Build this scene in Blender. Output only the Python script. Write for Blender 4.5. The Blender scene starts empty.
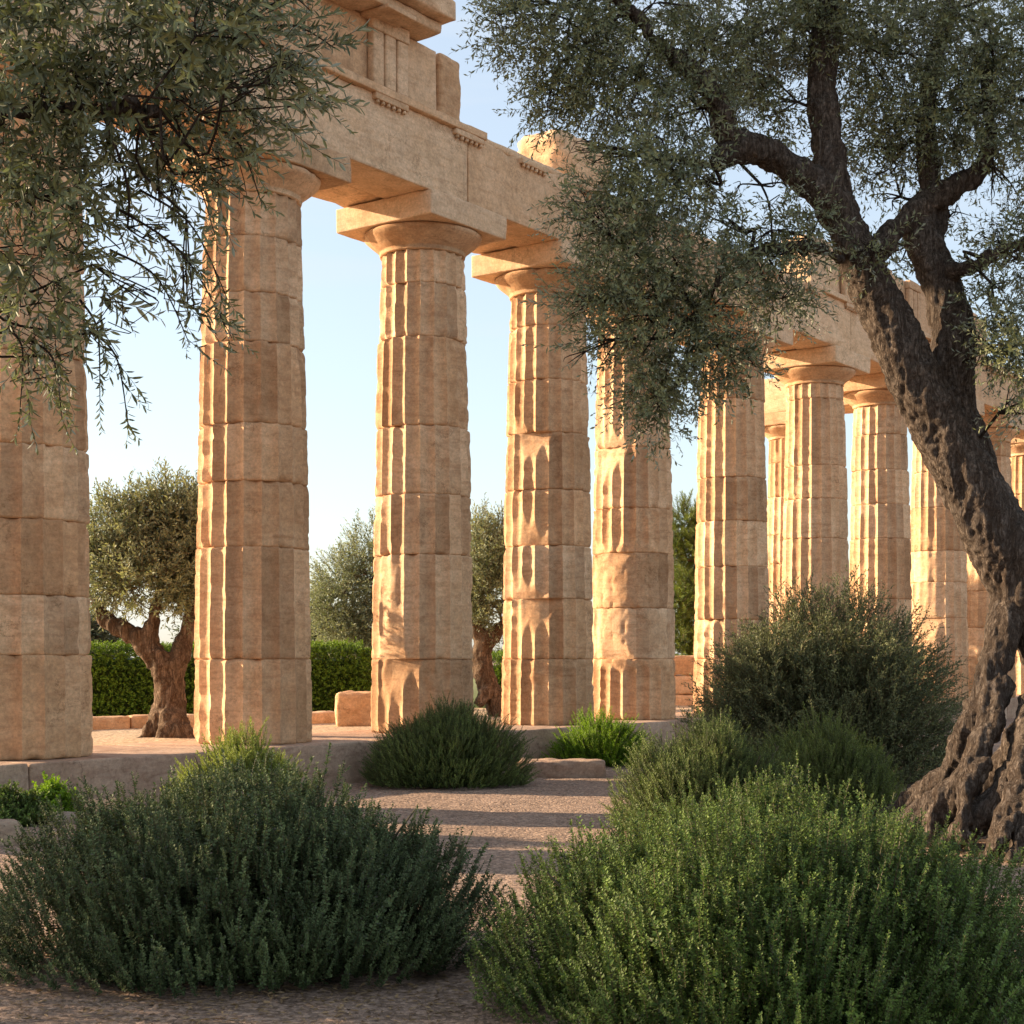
import bpy, math
import numpy as np
C = bpy.context.scene.collection
sc = bpy.context.scene
rg = np.random.default_rng(7)
R = math.radians

# ------------------------------------------------------------------ camera, sky, sun, exposure
EYE = 1.4; F = 1543.0; HY = 657.0
cam = bpy.data.objects.new('camera', bpy.data.cameras.new('camera')); C.objects.link(cam)
cam.location = (0, 0, EYE); cam.rotation_euler = (R(90), 0, 0)
cam.data.sensor_width = 36; cam.data.lens = F * 36 / 1024; cam.data.shift_y = (HY - 512) / 1024
cam.data.clip_start = 0.05; cam.data.clip_end = 3000
sc.camera = cam

SUN_EL = R(17); SUN_DIR2 = np.array([-0.968, 0.250])          # horizontal direction towards the sun
SUN_ROT = math.atan2(SUN_DIR2[0], SUN_DIR2[1])
w = bpy.data.worlds.new('World'); sc.world = w; w.use_nodes = True
nt = w.node_tree; nt.nodes.clear()
out = nt.nodes.new('ShaderNodeOutputWorld'); bg = nt.nodes.new('ShaderNodeBackground')
sky = nt.nodes.new('ShaderNodeTexSky'); sky.sky_type = 'NISHITA'; sky.sun_disc = False
sky.sun_elevation = SUN_EL; sky.sun_rotation = SUN_ROT; sky.air_density = 1.0; sky.dust_density = 1.2; sky.ozone_density = 1.0
tc = nt.nodes.new('ShaderNodeTexCoord'); mp = nt.nodes.new('ShaderNodeMapping'); mp.inputs['Scale'].default_value = (1.2, 1.2, 11)
nz = nt.nodes.new('ShaderNodeTexNoise'); nz.inputs['Scale'].default_value = 2.2; nz.inputs['Detail'].default_value = 8; nz.inputs['Distortion'].default_value = .35
rp = nt.nodes.new('ShaderNodeValToRGB'); rp.color_ramp.elements[0].position = .50; rp.color_ramp.elements[1].position = .80
rp.color_ramp.elements[0].color = (.48, .48, .48, 1); rp.color_ramp.elements[1].color = (.85, .85, .85, 1)
mx = nt.nodes.new('ShaderNodeMixRGB'); mx.inputs['Color2'].default_value = (2.85, 3.08, 3.32, 1)
nt.links.new(tc.outputs['Generated'], mp.inputs['Vector']); nt.links.new(mp.outputs[0], nz.inputs['Vector'])
nt.links.new(nz.outputs['Fac'], rp.inputs[0]); nt.links.new(rp.outputs[0], mx.inputs['Fac'])
nt.links.new(sky.outputs[0], mx.inputs['Color1']); nt.links.new(mx.outputs[0], bg.inputs['Color'])
bg.inputs['Strength'].default_value = 0.088
nt.links.new(bg.outputs[0], out.inputs[0])

sl = bpy.data.lights.new('sun', 'SUN'); sl.energy = 4.2; sl.angle = R(0.6); sl.color = (1.0, .755, .50)
so = bpy.data.objects.new('sun', sl); C.objects.link(so); so.location = (-20, 10, 15)
from mathutils import Vector
sd = Vector((SUN_DIR2[0] * math.cos(SUN_EL), SUN_DIR2[1] * math.cos(SUN_EL), math.sin(SUN_EL)))
so.rotation_euler = sd.to_track_quat('Z', 'Y').to_euler()
sc.view_settings.view_transform = 'Standard'; sc.view_settings.look = 'None'; sc.view_settings.gamma = 1
sc.view_settings.exposure = 1.75
sc.cycles.max_bounces = 8; sc.cycles.diffuse_bounces = 4; sc.cycles.transparent_max_bounces = 8

# ------------------------------------------------------------------ maths helpers
def P(px, py, Z): return np.array([(px - 512) / F * Z, Z, EYE + (HY - py) / F * Z])
def G(px, py, z=0.0):
    Z = F * (EYE - z) / (py - HY); return np.array([(px - 512) / F * Z, Z, z])
def _h(ix, iy, iz):
    n = (ix.astype(np.int64) * 374761393 + iy.astype(np.int64) * 668265263 + iz.astype(np.int64) * 2147483647) & 0xffffffff
    n = ((n ^ (n >> 13)) * 1274126177) & 0xffffffff
    return ((n ^ (n >> 16)) & 0xffff) / 65535.0
def vn(p):
    i = np.floor(p).astype(np.int64); f = p - i; f = f * f * (3 - 2 * f); r = 0
    for dx in (0, 1):
        for dy in (0, 1):
            for dz in (0, 1):
                wgt = (f[:, 0] if dx else 1 - f[:, 0]) * (f[:, 1] if dy else 1 - f[:, 1]) * (f[:, 2] if dz else 1 - f[:, 2])
                r = r + wgt * _h(i[:, 0] + dx, i[:, 1] + dy, i[:, 2] + dz)
    return r
def fbm(p, o=3):
    a, s, t = 0.5, 0.0, 0.0; q = np.array(p, float)
    for k in range(o):
        s = s + a * vn(q + 17.3 * k); t += a; a *= .5; q = q * 2.03
    return s / t
def unit(v): return v / np.maximum(np.linalg.norm(v, axis=-1, keepdims=True), 1e-9)

def mesh_np(name, V, Q, mats, mi=None, smooth=False, parent=None, loc=(0, 0, 0), tint=None, rotz=0):
    me = bpy.data.meshes.new(name); V = np.ascontiguousarray(V, dtype=np.float32); Q = np.ascontiguousarray(Q, dtype=np.int32)
    me.vertices.add(len(V)); me.vertices.foreach_set('co', V.ravel())
    me.loops.add(Q.size); me.loops.foreach_set('vertex_index', Q.ravel())
    me.polygons.add(len(Q)); me.polygons.foreach_set('loop_start', np.arange(len(Q), dtype=np.int32) * 4)
    try: me.polygons.foreach_set('loop_total', np.full(len(Q), 4, dtype=np.int32))
    except Exception: pass
    for m in (mats if isinstance(mats, (list, tuple)) else [mats]): me.materials.append(m)
    if mi is not None: me.polygons.foreach_set('material_index', np.ascontiguousarray(mi, dtype=np.int32))
    me.polygons.foreach_set('use_smooth', np.full(len(Q), bool(smooth)))
    if tint is not None:
        at = me.attributes.new('tint', 'FLOAT', 'POINT'); at.data.foreach_set('value', np.ascontiguousarray(tint, dtype=np.float32))
    me.update(calc_edges=True); me.validate()
    o = bpy.data.objects.new(name, me); C.objects.link(o); o.location = tuple(loc); o.rotation_euler = (0, 0, rotz)
    if parent is not None: o.parent = parent
    return o
def tag(o, label=None, cat=None, group=None, kind=None):
    if label: o['label'] = label
    if cat: o['category'] = cat
    if group: o['group'] = group
    if kind: o['kind'] = kind
    return o
def thing(name, label, cat, loc=(0, 0, 0), rotz=0, group=None):
    o = bpy.data.objects.new(name, None); C.objects.link(o); o.empty_display_size = .1
    o.location = tuple(loc); o.rotation_euler = (0, 0, rotz)
    return tag(o, label, cat, group, 'thing')

class MB:                                                     # collects quads
    def __init__(s): s.V = []; s.Q = []; s.M = []; s.T = []; s.n = 0
    def add(s, V, Q, m=0, t=.5):
        V = np.asarray(V, float); Q = np.asarray(Q)
        s.V.append(V); s.Q.append(Q + s.n); s.M.append(np.full(len(Q), m)); s.n += len(V)
        s.T.append(np.full(len(V), t) if np.isscalar(t) else t)
    def build(s, name, mats, parent=None, smooth=False, loc=(0, 0, 0), rotz=0):
        return mesh_np(name, np.concatenate(s.V) - (0 if parent is not None and loc == (0, 0, 0) else np.array(loc) if False else 0), np.concatenate(s.Q), mats, np.concatenate(s.M), smooth, parent, loc, np.concatenate(s.T), rotz)

def spline(pts, n):
    p = np.asarray(pts, float); k = len(p); t = np.linspace(0, k - 1, n); i = np.clip(t.astype(int), 0, k - 2); f = (t - i)[:, None]
    g = lambda j: p[np.clip(j, 0, k - 1)]
    a, b, c, d = g(i - 1), g(i), g(i + 1), g(i + 2)
    return .5 * (2 * b + (c - a) * f + (2 * a - 5 * b + 4 * c - d) * f ** 2 + (3 * b - a - 3 * c + d) * f ** 3)
def tube(pts, rad, seg=8, cap=False):
    p = np.asarray(pts, float); rad = np.asarray(rad, float); n = len(p)
    t = unit(np.gradient(p, axis=0)); up = np.array([0, 0, 1.]) if abs(t[0, 2]) < .9 else np.array([1., 0, 0])
    u = unit(np.cross(t, up)); v = np.cross(t, u)
    a = np.linspace(0, 2 * np.pi, seg, endpoint=False)
    V = p[:, None] + rad[:, None, None] * (np.cos(a)[None, :, None] * u[:, None] + np.sin(a)[None, :, None] * v[:, None])
    i, j = np.meshgrid(np.arange(n - 1), np.arange(seg), indexing='ij'); j2 = (j + 1) % seg
    Q = np.stack([i * seg + j, i * seg + j2, (i + 1) * seg + j2, (i + 1) * seg + j], -1).reshape(-1, 4)
    V = V.reshape(-1, 3)
    if cap:
        V = np.vstack([V, p[:1], p[-1:]]); c0, c1 = n * seg, n * seg + 1
        J = np.arange(0, seg, 2); k2 = (J + 1) % seg; k3 = (J + 2) % seg
        Q = np.vstack([Q, np.stack([np.full(len(J), c0), k3, k2, J], -1), np.stack([np.full(len(J), c1), (n - 1) * seg + J, (n - 1) * seg + k2, (n - 1) * seg + k3], -1)])
    return V, Q
def frames(d, roll):
    d = unit(d); up = np.where(np.abs(d[:, 2:3]) < .95, np.array([[0, 0, 1.]]), np.array([[1., 0, 0]]))
    x = unit(np.cross(up, d)); y = np.cross(d, x); c, s = np.cos(roll)[:, None], np.sin(roll)[:, None]
    return np.stack([c * x + s * y, -s * x + c * y, d], -1)   # columns
def leaf(L, W, base, d, nrm, fold=.15, curve=.12, fine=False):
    d = d / np.linalg.norm(d); s = np.cross(d, nrm); s /= np.linalg.norm(s); n = np.cross(s, d)
    pt = lambda t, w_, : base + d * L * t + s * W * w_ - n * (curve * L * t * t) + n * (fold * W * abs(w_))
    if fine:
        V = [pt(0, 0), pt(.3, -.42), pt(.3, .42), pt(.65, -.5), pt(.65, .5), pt(1, 0), pt(.3, 0), pt(.65, 0)]
        return np.array(V), np.array([[0, 0, 6, 1], [0, 2, 6, 6], [1, 6, 7, 3], [6, 2, 4, 7], [3, 7, 5, 5], [7, 4, 5, 5]])
    return np.array([pt(0, 0), pt(.5, .5), pt(1, 0), pt(.5, -.5)]), np.array([[0, 1, 2, 3]])
def leaf6(L, W, base, d, nrm, fold=.2, curve=.15):            # two quads folded on the midrib
    d = d / np.linalg.norm(d); s = np.cross(d, nrm); s /= np.linalg.norm(s); n = np.cross(s, d)
    pt = lambda t, w_: base + d * L * t + s * W * w_ - n * (curve * L * t * t) + n * (fold * W * abs(w_))
    V = np.array([pt(0, 0), pt(.33, .42), pt(.7, .4), pt(1, 0), pt(.7, -.4), pt(.33, -.42)])
    return V, np.array([[0, 1, 2, 3], [0, 3, 4, 5]])

def shoot(L, nl, ll, lw, ang, stem=.0015, six=False, spiral=True, bend=.15, taper=.5, r=None, ragged=.2, side=0):
    """a stem along +Z with nl leaves; returns V, Q, material index per quad, tint per vertex"""
    r = r or rg; mb = MB()
    zz = np.linspace(0, L, 5); ph = r.uniform(0, 6.28)
    pts = np.stack([bend * zz ** 2 / L * math.cos(ph), bend * zz ** 2 / L * math.sin(ph), zz], -1)
    V, Q = tube(pts, np.linspace(stem, stem * .35, 5), 3); mb.add(V, Q, 1, .5)
    if side:
        for k in range(side):
            t0 = r.uniform(.15, .75); b0 = np.array([bend * (t0 * L) ** 2 / L * math.cos(ph), bend * (t0 * L) ** 2 / L * math.sin(ph), t0 * L])
            V2, Q2, M2, T2 = shoot(L * r.uniform(.25, .45), max(3, int(nl * .35)), ll * .8, lw * .85, ang, stem * .6, six, spiral, bend, taper, r, ragged)
            a = r.uniform(0, 6.28); fr = frames(np.array([[math.cos(a) * .8, math.sin(a) * .8, 1.0]]), np.array([0.]))[0]
            mb.V.append(V2 @ fr.T + b0); mb.Q.append(Q2 + mb.n); mb.M.append(M2); mb.T.append(T2); mb.n += len(V2)
    for i in range(nl):
        t = (i + .6) / nl; t = min(1, t + r.uniform(-.02, .02))
        z = t * L; b = np.array([bend * z * z / L * math.cos(ph), bend * z * z / L * math.sin(ph), z])
        a = (i * 2.4 if spiral else (i // 2) * 1.57 + (i % 2) * math.pi) + r.uniform(-.35, .35)
        el = ang * (1 - .45 * t) + r.uniform(-ragged, ragged)
        d = np.array([math.cos(a) * math.sin(el), math.sin(a) * math.sin(el), math.cos(el)])
        nrm = np.array([-math.cos(a) * math.cos(el), -math.sin(a) * math.cos(el), math.sin(el)]) + r.normal(0, .25, 3)
        s = (1 - taper * t ** 2) * r.uniform(.75, 1.15)
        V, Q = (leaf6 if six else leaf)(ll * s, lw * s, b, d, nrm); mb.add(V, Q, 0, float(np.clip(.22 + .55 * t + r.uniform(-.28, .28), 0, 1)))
    return np.concatenate(mb.V), np.concatenate(mb.Q), np.concatenate(mb.M), np.concatenate(mb.T)
class Stamp:
    def __init__(s): s.V = []; s.Q = []; s.M = []; s.T = []; s.n = 0
    def go(s, tpl, pos, d, scale, var=.18):
        k = len(tpl); idx = rg.integers(0, k, len(pos))
        for j in range(k):
            m = idx == j; c = int(m.sum())
            if not c: continue
            V, Q, M, T = tpl[j]; fr = frames(d[m], rg.uniform(0, 6.28, c))
            W = np.einsum('mij,nj->mni', fr, V) * scale[m][:, None, None] + pos[m][:, None]
            s.V.append(W.reshape(-1, 3).astype(np.float32)); s.Q.append((Q[None] + (np.arange(c) * len(V))[:, None, None]).reshape(-1, 4) + s.n)
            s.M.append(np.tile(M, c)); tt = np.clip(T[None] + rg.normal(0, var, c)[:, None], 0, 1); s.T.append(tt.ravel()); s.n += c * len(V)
    def raw(s, V, Q, m=0, t=.5):
        s.V.append(np.asarray(V, np.float32)); s.Q.append(np.asarray(Q) + s.n); s.M.append(np.full(len(Q), m)); s.T.append(np.full(len(V), t)); s.n += len(V)
    def build(s, name, mats, parent=None, origin=(0, 0, 0)):
        V = np.concatenate(s.V) - np.array(origin, np.float32)
        return mesh_np(name, V, np.concatenate(s.Q), mats, np.concatenate(s.M), False, parent, (0, 0, 0) if parent is not None else origin, np.concatenate(s.T))

# ------------------------------------------------------------------ materials
def new_mat(name):
    m = bpy.data.materials.new(name); m.use_nodes = True; n = m.node_tree
    return m, n, n.nodes['Principled BSDF'], n.nodes['Material Output']
def N(n, t, **kw):
    x = n.nodes.new(t)
    for k, v in kw.items():
        if k in x.inputs: x.inputs[k].default_value = v
        else: setattr(x, k, v)
    return x
def ramp(n, src, stops):
    r = n.nodes.new('ShaderNodeValToRGB'); e = r.color_ramp.elements
    while len(e) < len(stops): e.new(.5)
    for i, (p, c) in enumerate(stops):
        e[i].position = p; e[i].color = (*c, 1) if len(c) == 3 else c
    n.links.new(src, r.inputs[0]); return r
def mapped(n, scale, rnd=True, coord='Object'):
    t = N(n, 'ShaderNodeTexCoord'); m = N(n, 'ShaderNodeMapping'); m.inputs['Scale'].default_value = scale
    n.links.new(t.outputs[coord], m.inputs['Vector'])
    if rnd:
        oi = N(n, 'ShaderNodeObjectInfo'); mu = N(n, 'ShaderNodeMath', operation='MULTIPLY'); mu.inputs[1].default_value = 37.0
        cb = N(n, 'ShaderNodeCombineXYZ'); n.links.new(oi.outputs['Random'], mu.inputs[0])
        for k in range(3): n.links.new(mu.outputs[0], cb.inputs[k])
        n.links.new(cb.outputs[0], m.inputs['Location'])
    return m.outputs[0]
def mixc(n, a, b, fac, mode='MIX'):
    m = n.nodes.new('ShaderNodeMixRGB'); m.blend_type = mode
    for k, v in (('Color1', a), ('Color2', b), ('Fac', fac)):
        if isinstance(v, (int, float)): m.inputs[k].default_value = v
        elif isinstance(v, tuple): m.inputs[k].default_value = (*v, 1)
        else: n.links.new(v, m.inputs[k])
    return m.outputs[0]
def stone_mat(name, c1, c2, c3, dirt=.5, bump=.5, bed=1.0, rough=.9):
    m, n, b, o = new_mat(name)
    v1 = mapped(n, (1, 1, 1)); v2 = mapped(n, (1.1, 1.1, 5 * bed)); v3 = mapped(n, (1.6, 1.6, .6))
    def noise(vec, sc_, det, ro=.6, dis=0.):
        x = N(n, 'ShaderNodeTexNoise', Scale=sc_, Detail=det, Roughness=ro, Distortion=dis); n.links.new(vec, x.inputs['Vector']); return x.outputs['Fac']
    a = noise(v1, 1.7, 9., .65, .3); bd = noise(v2, 2.6, 10., .68, .9); d = noise(v3, 1.5, 10., .72, .7); f = noise(v1, 30., 8., .75); md = noise(v1, 7., 8., .7, .2)
    col = mixc(n, c1, c2, ramp(n, a, [(.40, (0, 0, 0)), (.60, (1, 1, 1))]).outputs[0])
    col = mixc(n, col, c3, ramp(n, bd, [(.47, (0, 0, 0)), (.64, (.8, .8, .8))]).outputs[0])
    col = mixc(n, col, (.20, .145, .105), ramp(n, d, [(.53, (0, 0, 0)), (.68, (dirt, dirt, dirt))]).outputs[0])
    col = mixc(n, col, ramp(n, md, [(.32, (.82, .80, .78)), (.5, (1, 1, 1)), (.68, (1.10, 1.09, 1.07))]).outputs[0], 1.0, 'MULTIPLY')
    col = mixc(n, col, ramp(n, f, [(.32, (.72, .71, .70)), (.68, (1.16, 1.15, 1.13))]).outputs[0], 1.0, 'MULTIPLY')
    oi = N(n, 'ShaderNodeObjectInfo'); col = mixc(n, col, ramp(n, oi.outputs['Random'], [(0, (.80, .74, .68)), (.35, (1.0, .92, .84)), (.7, (1.0, 1.0, 1.0)), (1, (1.12, 1.10, 1.06))]).outputs[0], 1.0, 'MULTIPLY')
    pa = N(n, 'ShaderNodeAttribute', attribute_name='flute_shade'); col = mixc(n, col, ramp(n, pa.outputs['Fac'], [(0, (1, 1, 1)), (.05, (1, 1, 1)), (.1, (.74, .70, .67)), (.58, (1, 1, 1)), (1, (1.14, 1.14, 1.13))]).outputs[0], 1.0, 'MULTIPLY')  # multiplies in the per-flute tone painted for facet shading
    pit = N(n, 'ShaderNodeTexVoronoi', Scale=19.0); n.links.new(v2, pit.inputs['Vector'])
    pr = ramp(n, pit.outputs['Distance'], [(.06, (0, 0, 0)), (.20, (1, 1, 1))]).outputs[0]
    pm = ramp(n, noise(v1, 3.6, 4.), [(.5, (1, 1, 1)), (.58, (0, 0, 0))]).outputs[0]; pr2 = mixc(n, pr, (1., 1., 1.), pm)
    ck = N(n, 'ShaderNodeTexVoronoi', Scale=1.5, feature='DISTANCE_TO_EDGE'); ad = N(n, 'ShaderNodeVectorMath', operation='ADD')
    nzv = N(n, 'ShaderNodeTexNoise', Scale=2.5, Detail=7.0, Roughness=.7); n.links.new(v1, nzv.inputs['Vector']); n.links.new(v1, ad.inputs[0]); n.links.new(nzv.outputs['Color'], ad.inputs[1]); n.links.new(ad.outputs[0], ck.inputs['Vector'])
    cr = ramp(n, ck.outputs['Distance'], [(.0, (0, 0, 0)), (.012, (1, 1, 1))]).outputs[0]; cr = mixc(n, cr, (1., 1., 1.), ramp(n, noise(v1, 1.1, 3.), [(.50, (1, 1, 1)), (.56, (0, 0, 0))]).outputs[0])
    col = mixc(n, col, mixc(n, (.45, .40, .35), (1., 1., 1.), pr2), 1.0, 'MULTIPLY'); col = mixc(n, col, mixc(n, (.5, .45, .4), (1., 1., 1.), cr), 1.0, 'MULTIPLY')
    n.links.new(col, b.inputs['Base Color']); b.inputs['Roughness'].default_value = rough; b.inputs['Specular IOR Level'].default_value = .2
    h = mixc(n, mixc(n, md, f, .4), bd, .3); h = mixc(n, h, pr2, .4, 'MULTIPLY'); h = mixc(n, h, cr, .4, 'MULTIPLY')
    bp = N(n, 'ShaderNodeBump', Strength=bump, Distance=.035); n.links.new(h, bp.inputs['Height']); n.links.new(bp.outputs[0], b.inputs['Normal'])
    return m
STONE = stone_mat('weathered_limestone', (.63, .415, .250), (.73, .505, .325), (.53, .32, .185), .22, .45)
STONE_BEAM = stone_mat('beam_limestone', (.65, .445, .280), (.72, .515, .345), (.57, .37, .225), .25, .4, 1.2)
STONE_STEP = stone_mat('step_stone', (.42, .29, .21), (.50, .36, .27), (.34, .215, .155), .5, .8, .8)
ROCK = stone_mat('rock', (.36, .29, .24), (.46, .37, .29), (.28, .21, .17), .5, .9, .4)

def leaf_mat(name, lo, hi, back=None, trans=.25, rough=.55, spec=.3, flower=None):
    m, n, b, o = new_mat(name)
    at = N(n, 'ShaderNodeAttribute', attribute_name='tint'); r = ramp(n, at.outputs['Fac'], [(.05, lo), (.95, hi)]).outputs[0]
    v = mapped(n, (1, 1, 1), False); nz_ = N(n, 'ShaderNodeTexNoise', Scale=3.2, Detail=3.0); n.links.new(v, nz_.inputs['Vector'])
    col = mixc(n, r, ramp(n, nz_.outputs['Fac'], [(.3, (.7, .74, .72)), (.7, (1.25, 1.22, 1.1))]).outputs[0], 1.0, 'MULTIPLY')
    if back:
        g = N(n, 'ShaderNodeNewGeometry'); col = mixc(n, col, back, g.outputs['Backfacing'])
    if flower:
        n2 = N(n, 'ShaderNodeTexNoise', Scale=55.0, Detail=1.0); n.links.new(v, n2.inputs['Vector'])
        col = mixc(n, col, flower, ramp(n, n2.outputs['Fac'], [(.66, (0, 0, 0)), (.72, (.6, .6, .6))]).outputs[0])
    n.links.new(col, b.inputs['Base Color']); b.inputs['Roughness'].default_value = rough; b.inputs['Specular IOR Level'].default_value = spec
    tr = N(n, 'ShaderNodeBsdfTranslucent'); tcol = mixc(n, col, (1.2, 1.25, .62), 1.0, 'MULTIPLY'); n.links.new(tcol, tr.inputs['Color'])
    ms = N(n, 'ShaderNodeMixShader'); ms.inputs[0].default_value = trans
    n.links.new(b.outputs[0], ms.inputs[1]); n.links.new(tr.outputs[0], ms.inputs[2]); n.links.new(ms.outputs[0], o.inputs[0])
    return m
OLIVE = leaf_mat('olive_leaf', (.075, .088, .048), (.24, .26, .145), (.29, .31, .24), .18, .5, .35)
OLIVE_FAR = leaf_mat('olive_leaf_background', (.11, .135, .085), (.26, .295, .19), (.30, .33, .25), .24)
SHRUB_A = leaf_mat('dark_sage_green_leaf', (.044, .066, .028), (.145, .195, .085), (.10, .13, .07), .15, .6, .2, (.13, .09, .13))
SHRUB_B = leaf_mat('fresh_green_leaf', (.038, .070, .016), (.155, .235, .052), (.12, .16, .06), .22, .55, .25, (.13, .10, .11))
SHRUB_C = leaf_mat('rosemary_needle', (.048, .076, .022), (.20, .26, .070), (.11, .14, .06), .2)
SHRUB_D = leaf_mat('lime_green_leaf', (.075, .15, .010), (.24, .38, .03), None, .35)
SHRUB_E = leaf_mat('grey_green_leaf', (.058, .072, .034), (.19, .205, .095), (.16, .17, .10), .2)
SHRUB_F = leaf_mat('sunlit_yellow_green_leaf', (.10, .14, .028), (.36, .42, .09), None, .25)  # rosemary mound: sunlit brightness painted into the yellow green leaf colour
SHRUB_G = leaf_mat('sunlit_olive_green_needle', (.055, .082, .022), (.21, .26, .075), None, .22)  # rosemary needle with a sunlit tone painted into its colour
HEDGE = leaf_mat('hedge_leaf', (.034, .068, .008), (.18, .29, .03), None, .25)
PINE = leaf_mat('pine_needle', (.06, .09, .018), (.20, .26, .05), None, .15)
FARG = leaf_mat('far_tree_leaf', (.060, .075, .045), (.12, .14, .085), None, .2)

def bark_mat(name, c1, c2, c3, sc_=1.0):
    m, n, b, o = new_mat(name)
    v = mapped(n, (13 * sc_, 13 * sc_, 3.2 * sc_), False); v1 = mapped(n, (1, 1, 1), False)
    def noise(vec, s2, det, ro=.6, dis=0.):
        x = N(n, 'ShaderNodeTexNoise', Scale=s2, Detail=det, Roughness=ro, Distortion=dis); n.links.new(vec, x.inputs['Vector']); return x.outputs['Fac']
    k = noise(v, 1.0, 7., .62, .9); k2 = noise(v, 2.9, 6., .6, .6); f = noise(v1, 34., 8., .75); l = noise(v1, 2.6, 5.)
    def ridge(src, w_): return ramp(n, src, [(.5 - w_, (1, 1, 1)), (.5, (0, 0, 0)), (.5 + w_, (1, 1, 1))]).outputs[0]
    cr = mixc(n, ridge(k, .07), ridge(k2, .09), .6, 'MULTIPLY')
    col = mixc(n, c1, c2, ramp(n, f, [(.36, (0, 0, 0)), (.64, (1, 1, 1))]).outputs[0])
    col = mixc(n, col, c3, ramp(n, l, [(.47, (0, 0, 0)), (.62, (.7, .7, .7))]).outputs[0])
    col = mixc(n, mixc(n, col, (.35, .31, .28), 1.0, 'MULTIPLY'), col, cr)
    n.links.new(col, b.inputs['Base Color']); b.inputs['Roughness'].default_value = .95; b.inputs['Specular IOR Level'].default_value = .1
    h = mixc(n, cr, f, .5); h = mixc(n, h, k, .3)
    bp = N(n, 'ShaderNodeBump', Strength=1.0, Distance=.03); n.links.new(h, bp.inputs['Height']); n.links.new(bp.outputs[0], b.inputs['Normal'])
    return m
BARK = bark_mat('olive_bark', (.040, .030, .024), (.105, .080, .062), (.07, .055, .045))
BARK_OLD = bark_mat('old_olive_bark', (.060, .048, .040), (.235, .188, .152), (.13, .105, .088), 1.15)
BARK_FAR = bark_mat('background_bark', (.13, .09, .06), (.30, .215, .15), (.20, .145, .10), .6)
STEM = leaf_mat('woody_stem', (.07, .055, .035), (.12, .10, .06), None, .0)

def ground_mat(name, c1, c2, c3, peb=60.0, bump=.5):
    m, n, b, o = new_mat(name)
    t = N(n, 'ShaderNodeNewGeometry'); v = t.outputs['Position']
    a = N(n, 'ShaderNodeTexNoise', Scale=.7, Detail=8.0, Roughness=.6); f = N(n, 'ShaderNodeTexNoise', Scale=45.0, Detail=6.0, Roughness=.75)
    q = N(n, 'ShaderNodeTexVoronoi', Scale=peb); q2 = N(n, 'ShaderNodeTexVoronoi', Scale=peb * .45); st = N(n, 'ShaderNodeTexNoise', Scale=7.0, Detail=5.0)
    for x in (a, f, q, q2, st): n.links.new(v, x.inputs['Vector'])
    col = mixc(n, c1, c2, ramp(n, a.outputs['Fac'], [(.35, (0, 0, 0)), (.65, (1, 1, 1))]).outputs[0])
    col = mixc(n, col, c3, ramp(n, st.outputs['Fac'], [(.5, (0, 0, 0)), (.68, (.6, .6, .6))]).outputs[0])
    sep = N(n, 'ShaderNodeSeparateColor'); n.links.new(q.outputs['Color'], sep.inputs[0])
    col = mixc(n, col, ramp(n, sep.outputs[0], [(0, (.50, .48, .46)), (.6, (1., 1., 1.)), (1, (1.5, 1.47, 1.42))]).outputs[0], .9, 'MULTIPLY')
    col = mixc(n, col, ramp(n, f.outputs['Fac'], [(.3, (.7, .7, .7)), (.7, (1.2, 1.2, 1.2))]).outputs[0], 1.0, 'MULTIPLY')
    n.links.new(col, b.inputs['Base Color']); b.inputs['Roughness'].default_value = .95; b.inputs['Specular IOR Level'].default_value = .15
    iv = N(n, 'ShaderNodeMath', operation='SUBTRACT'); iv.inputs[0].default_value = 1; n.links.new(q.outputs['Distance'], iv.inputs[1])
    iv2 = N(n, 'ShaderNodeMath', operation='SUBTRACT'); iv2.inputs[0].default_value = 1; n.links.new(q2.outputs['Distance'], iv2.inputs[1])
    h = mixc(n, mixc(n, iv.outputs[0], iv2.outputs[0], .4), f.outputs['Fac'], .4)
    bp = N(n, 'ShaderNodeBump', Strength=bump, Distance=.02); n.links.new(h, bp.inputs['Height']); n.links.new(bp.outputs[0], b.inputs['Normal'])
    return m
GRAVEL = ground_mat('gravel_ground', (.30, .212, .158), (.36, .26, .20), (.22, .15, .11), 44, 1.0)
EARTH = ground_mat('dry_earth', (.46, .34, .23), (.54, .41, .28), (.38, .28, .16), 35, .4)
PEB = stone_mat('pebble', (.30, .22, .17), (.42, .33, .27), (.16, .12, .10), .3, .2)
LITTER = leaf_mat('dry_leaf', (.16, .10, .055), (.34, .23, .13), None, .1)

# ------------------------------------------------------------------ ground
UD = np.array([.590, .807]); ND = np.array([.807, -.590]); ROWA = math.atan2(UD[1], UD[0]); O2 = np.array([-2.87, 17.1])
ST = .458                                                      # top of the stylobate
def row(s, off=0.0): return O2 + UD * s + ND * off
def sheet(name, xs, ys, hf, mat):
    X, Y = np.meshgrid(xs, ys, indexing='ij'); p = np.stack([X.ravel(), Y.ravel(), np.zeros(X.size)], -1); p[:, 2] = hf(p)
    a, b = len(xs), len(ys); i, j = np.meshgrid(np.arange(a - 1), np.arange(b - 1), indexing='ij')
    Q = np.stack([i * b + j, (i + 1) * b + j, (i + 1) * b + j + 1, i * b + j + 1], -1).reshape(-1, 4)
    return mesh_np(name, p, Q, mat, None, True)
xs = np.unique(np.concatenate([np.linspace(-1500, -20, 12), np.linspace(-20, -6, 20), np.linspace(-6, 8, 160), np.linspace(8, 30, 20), np.linspace(30, 1500, 12)]))
ys = np.unique(np.concatenate([np.linspace(-200, 0, 8), np.linspace(0, 3, 8), np.linspace(3, 20, 190), np.linspace(20, 60, 30), np.linspace(60, 2500, 12)]))
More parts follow.
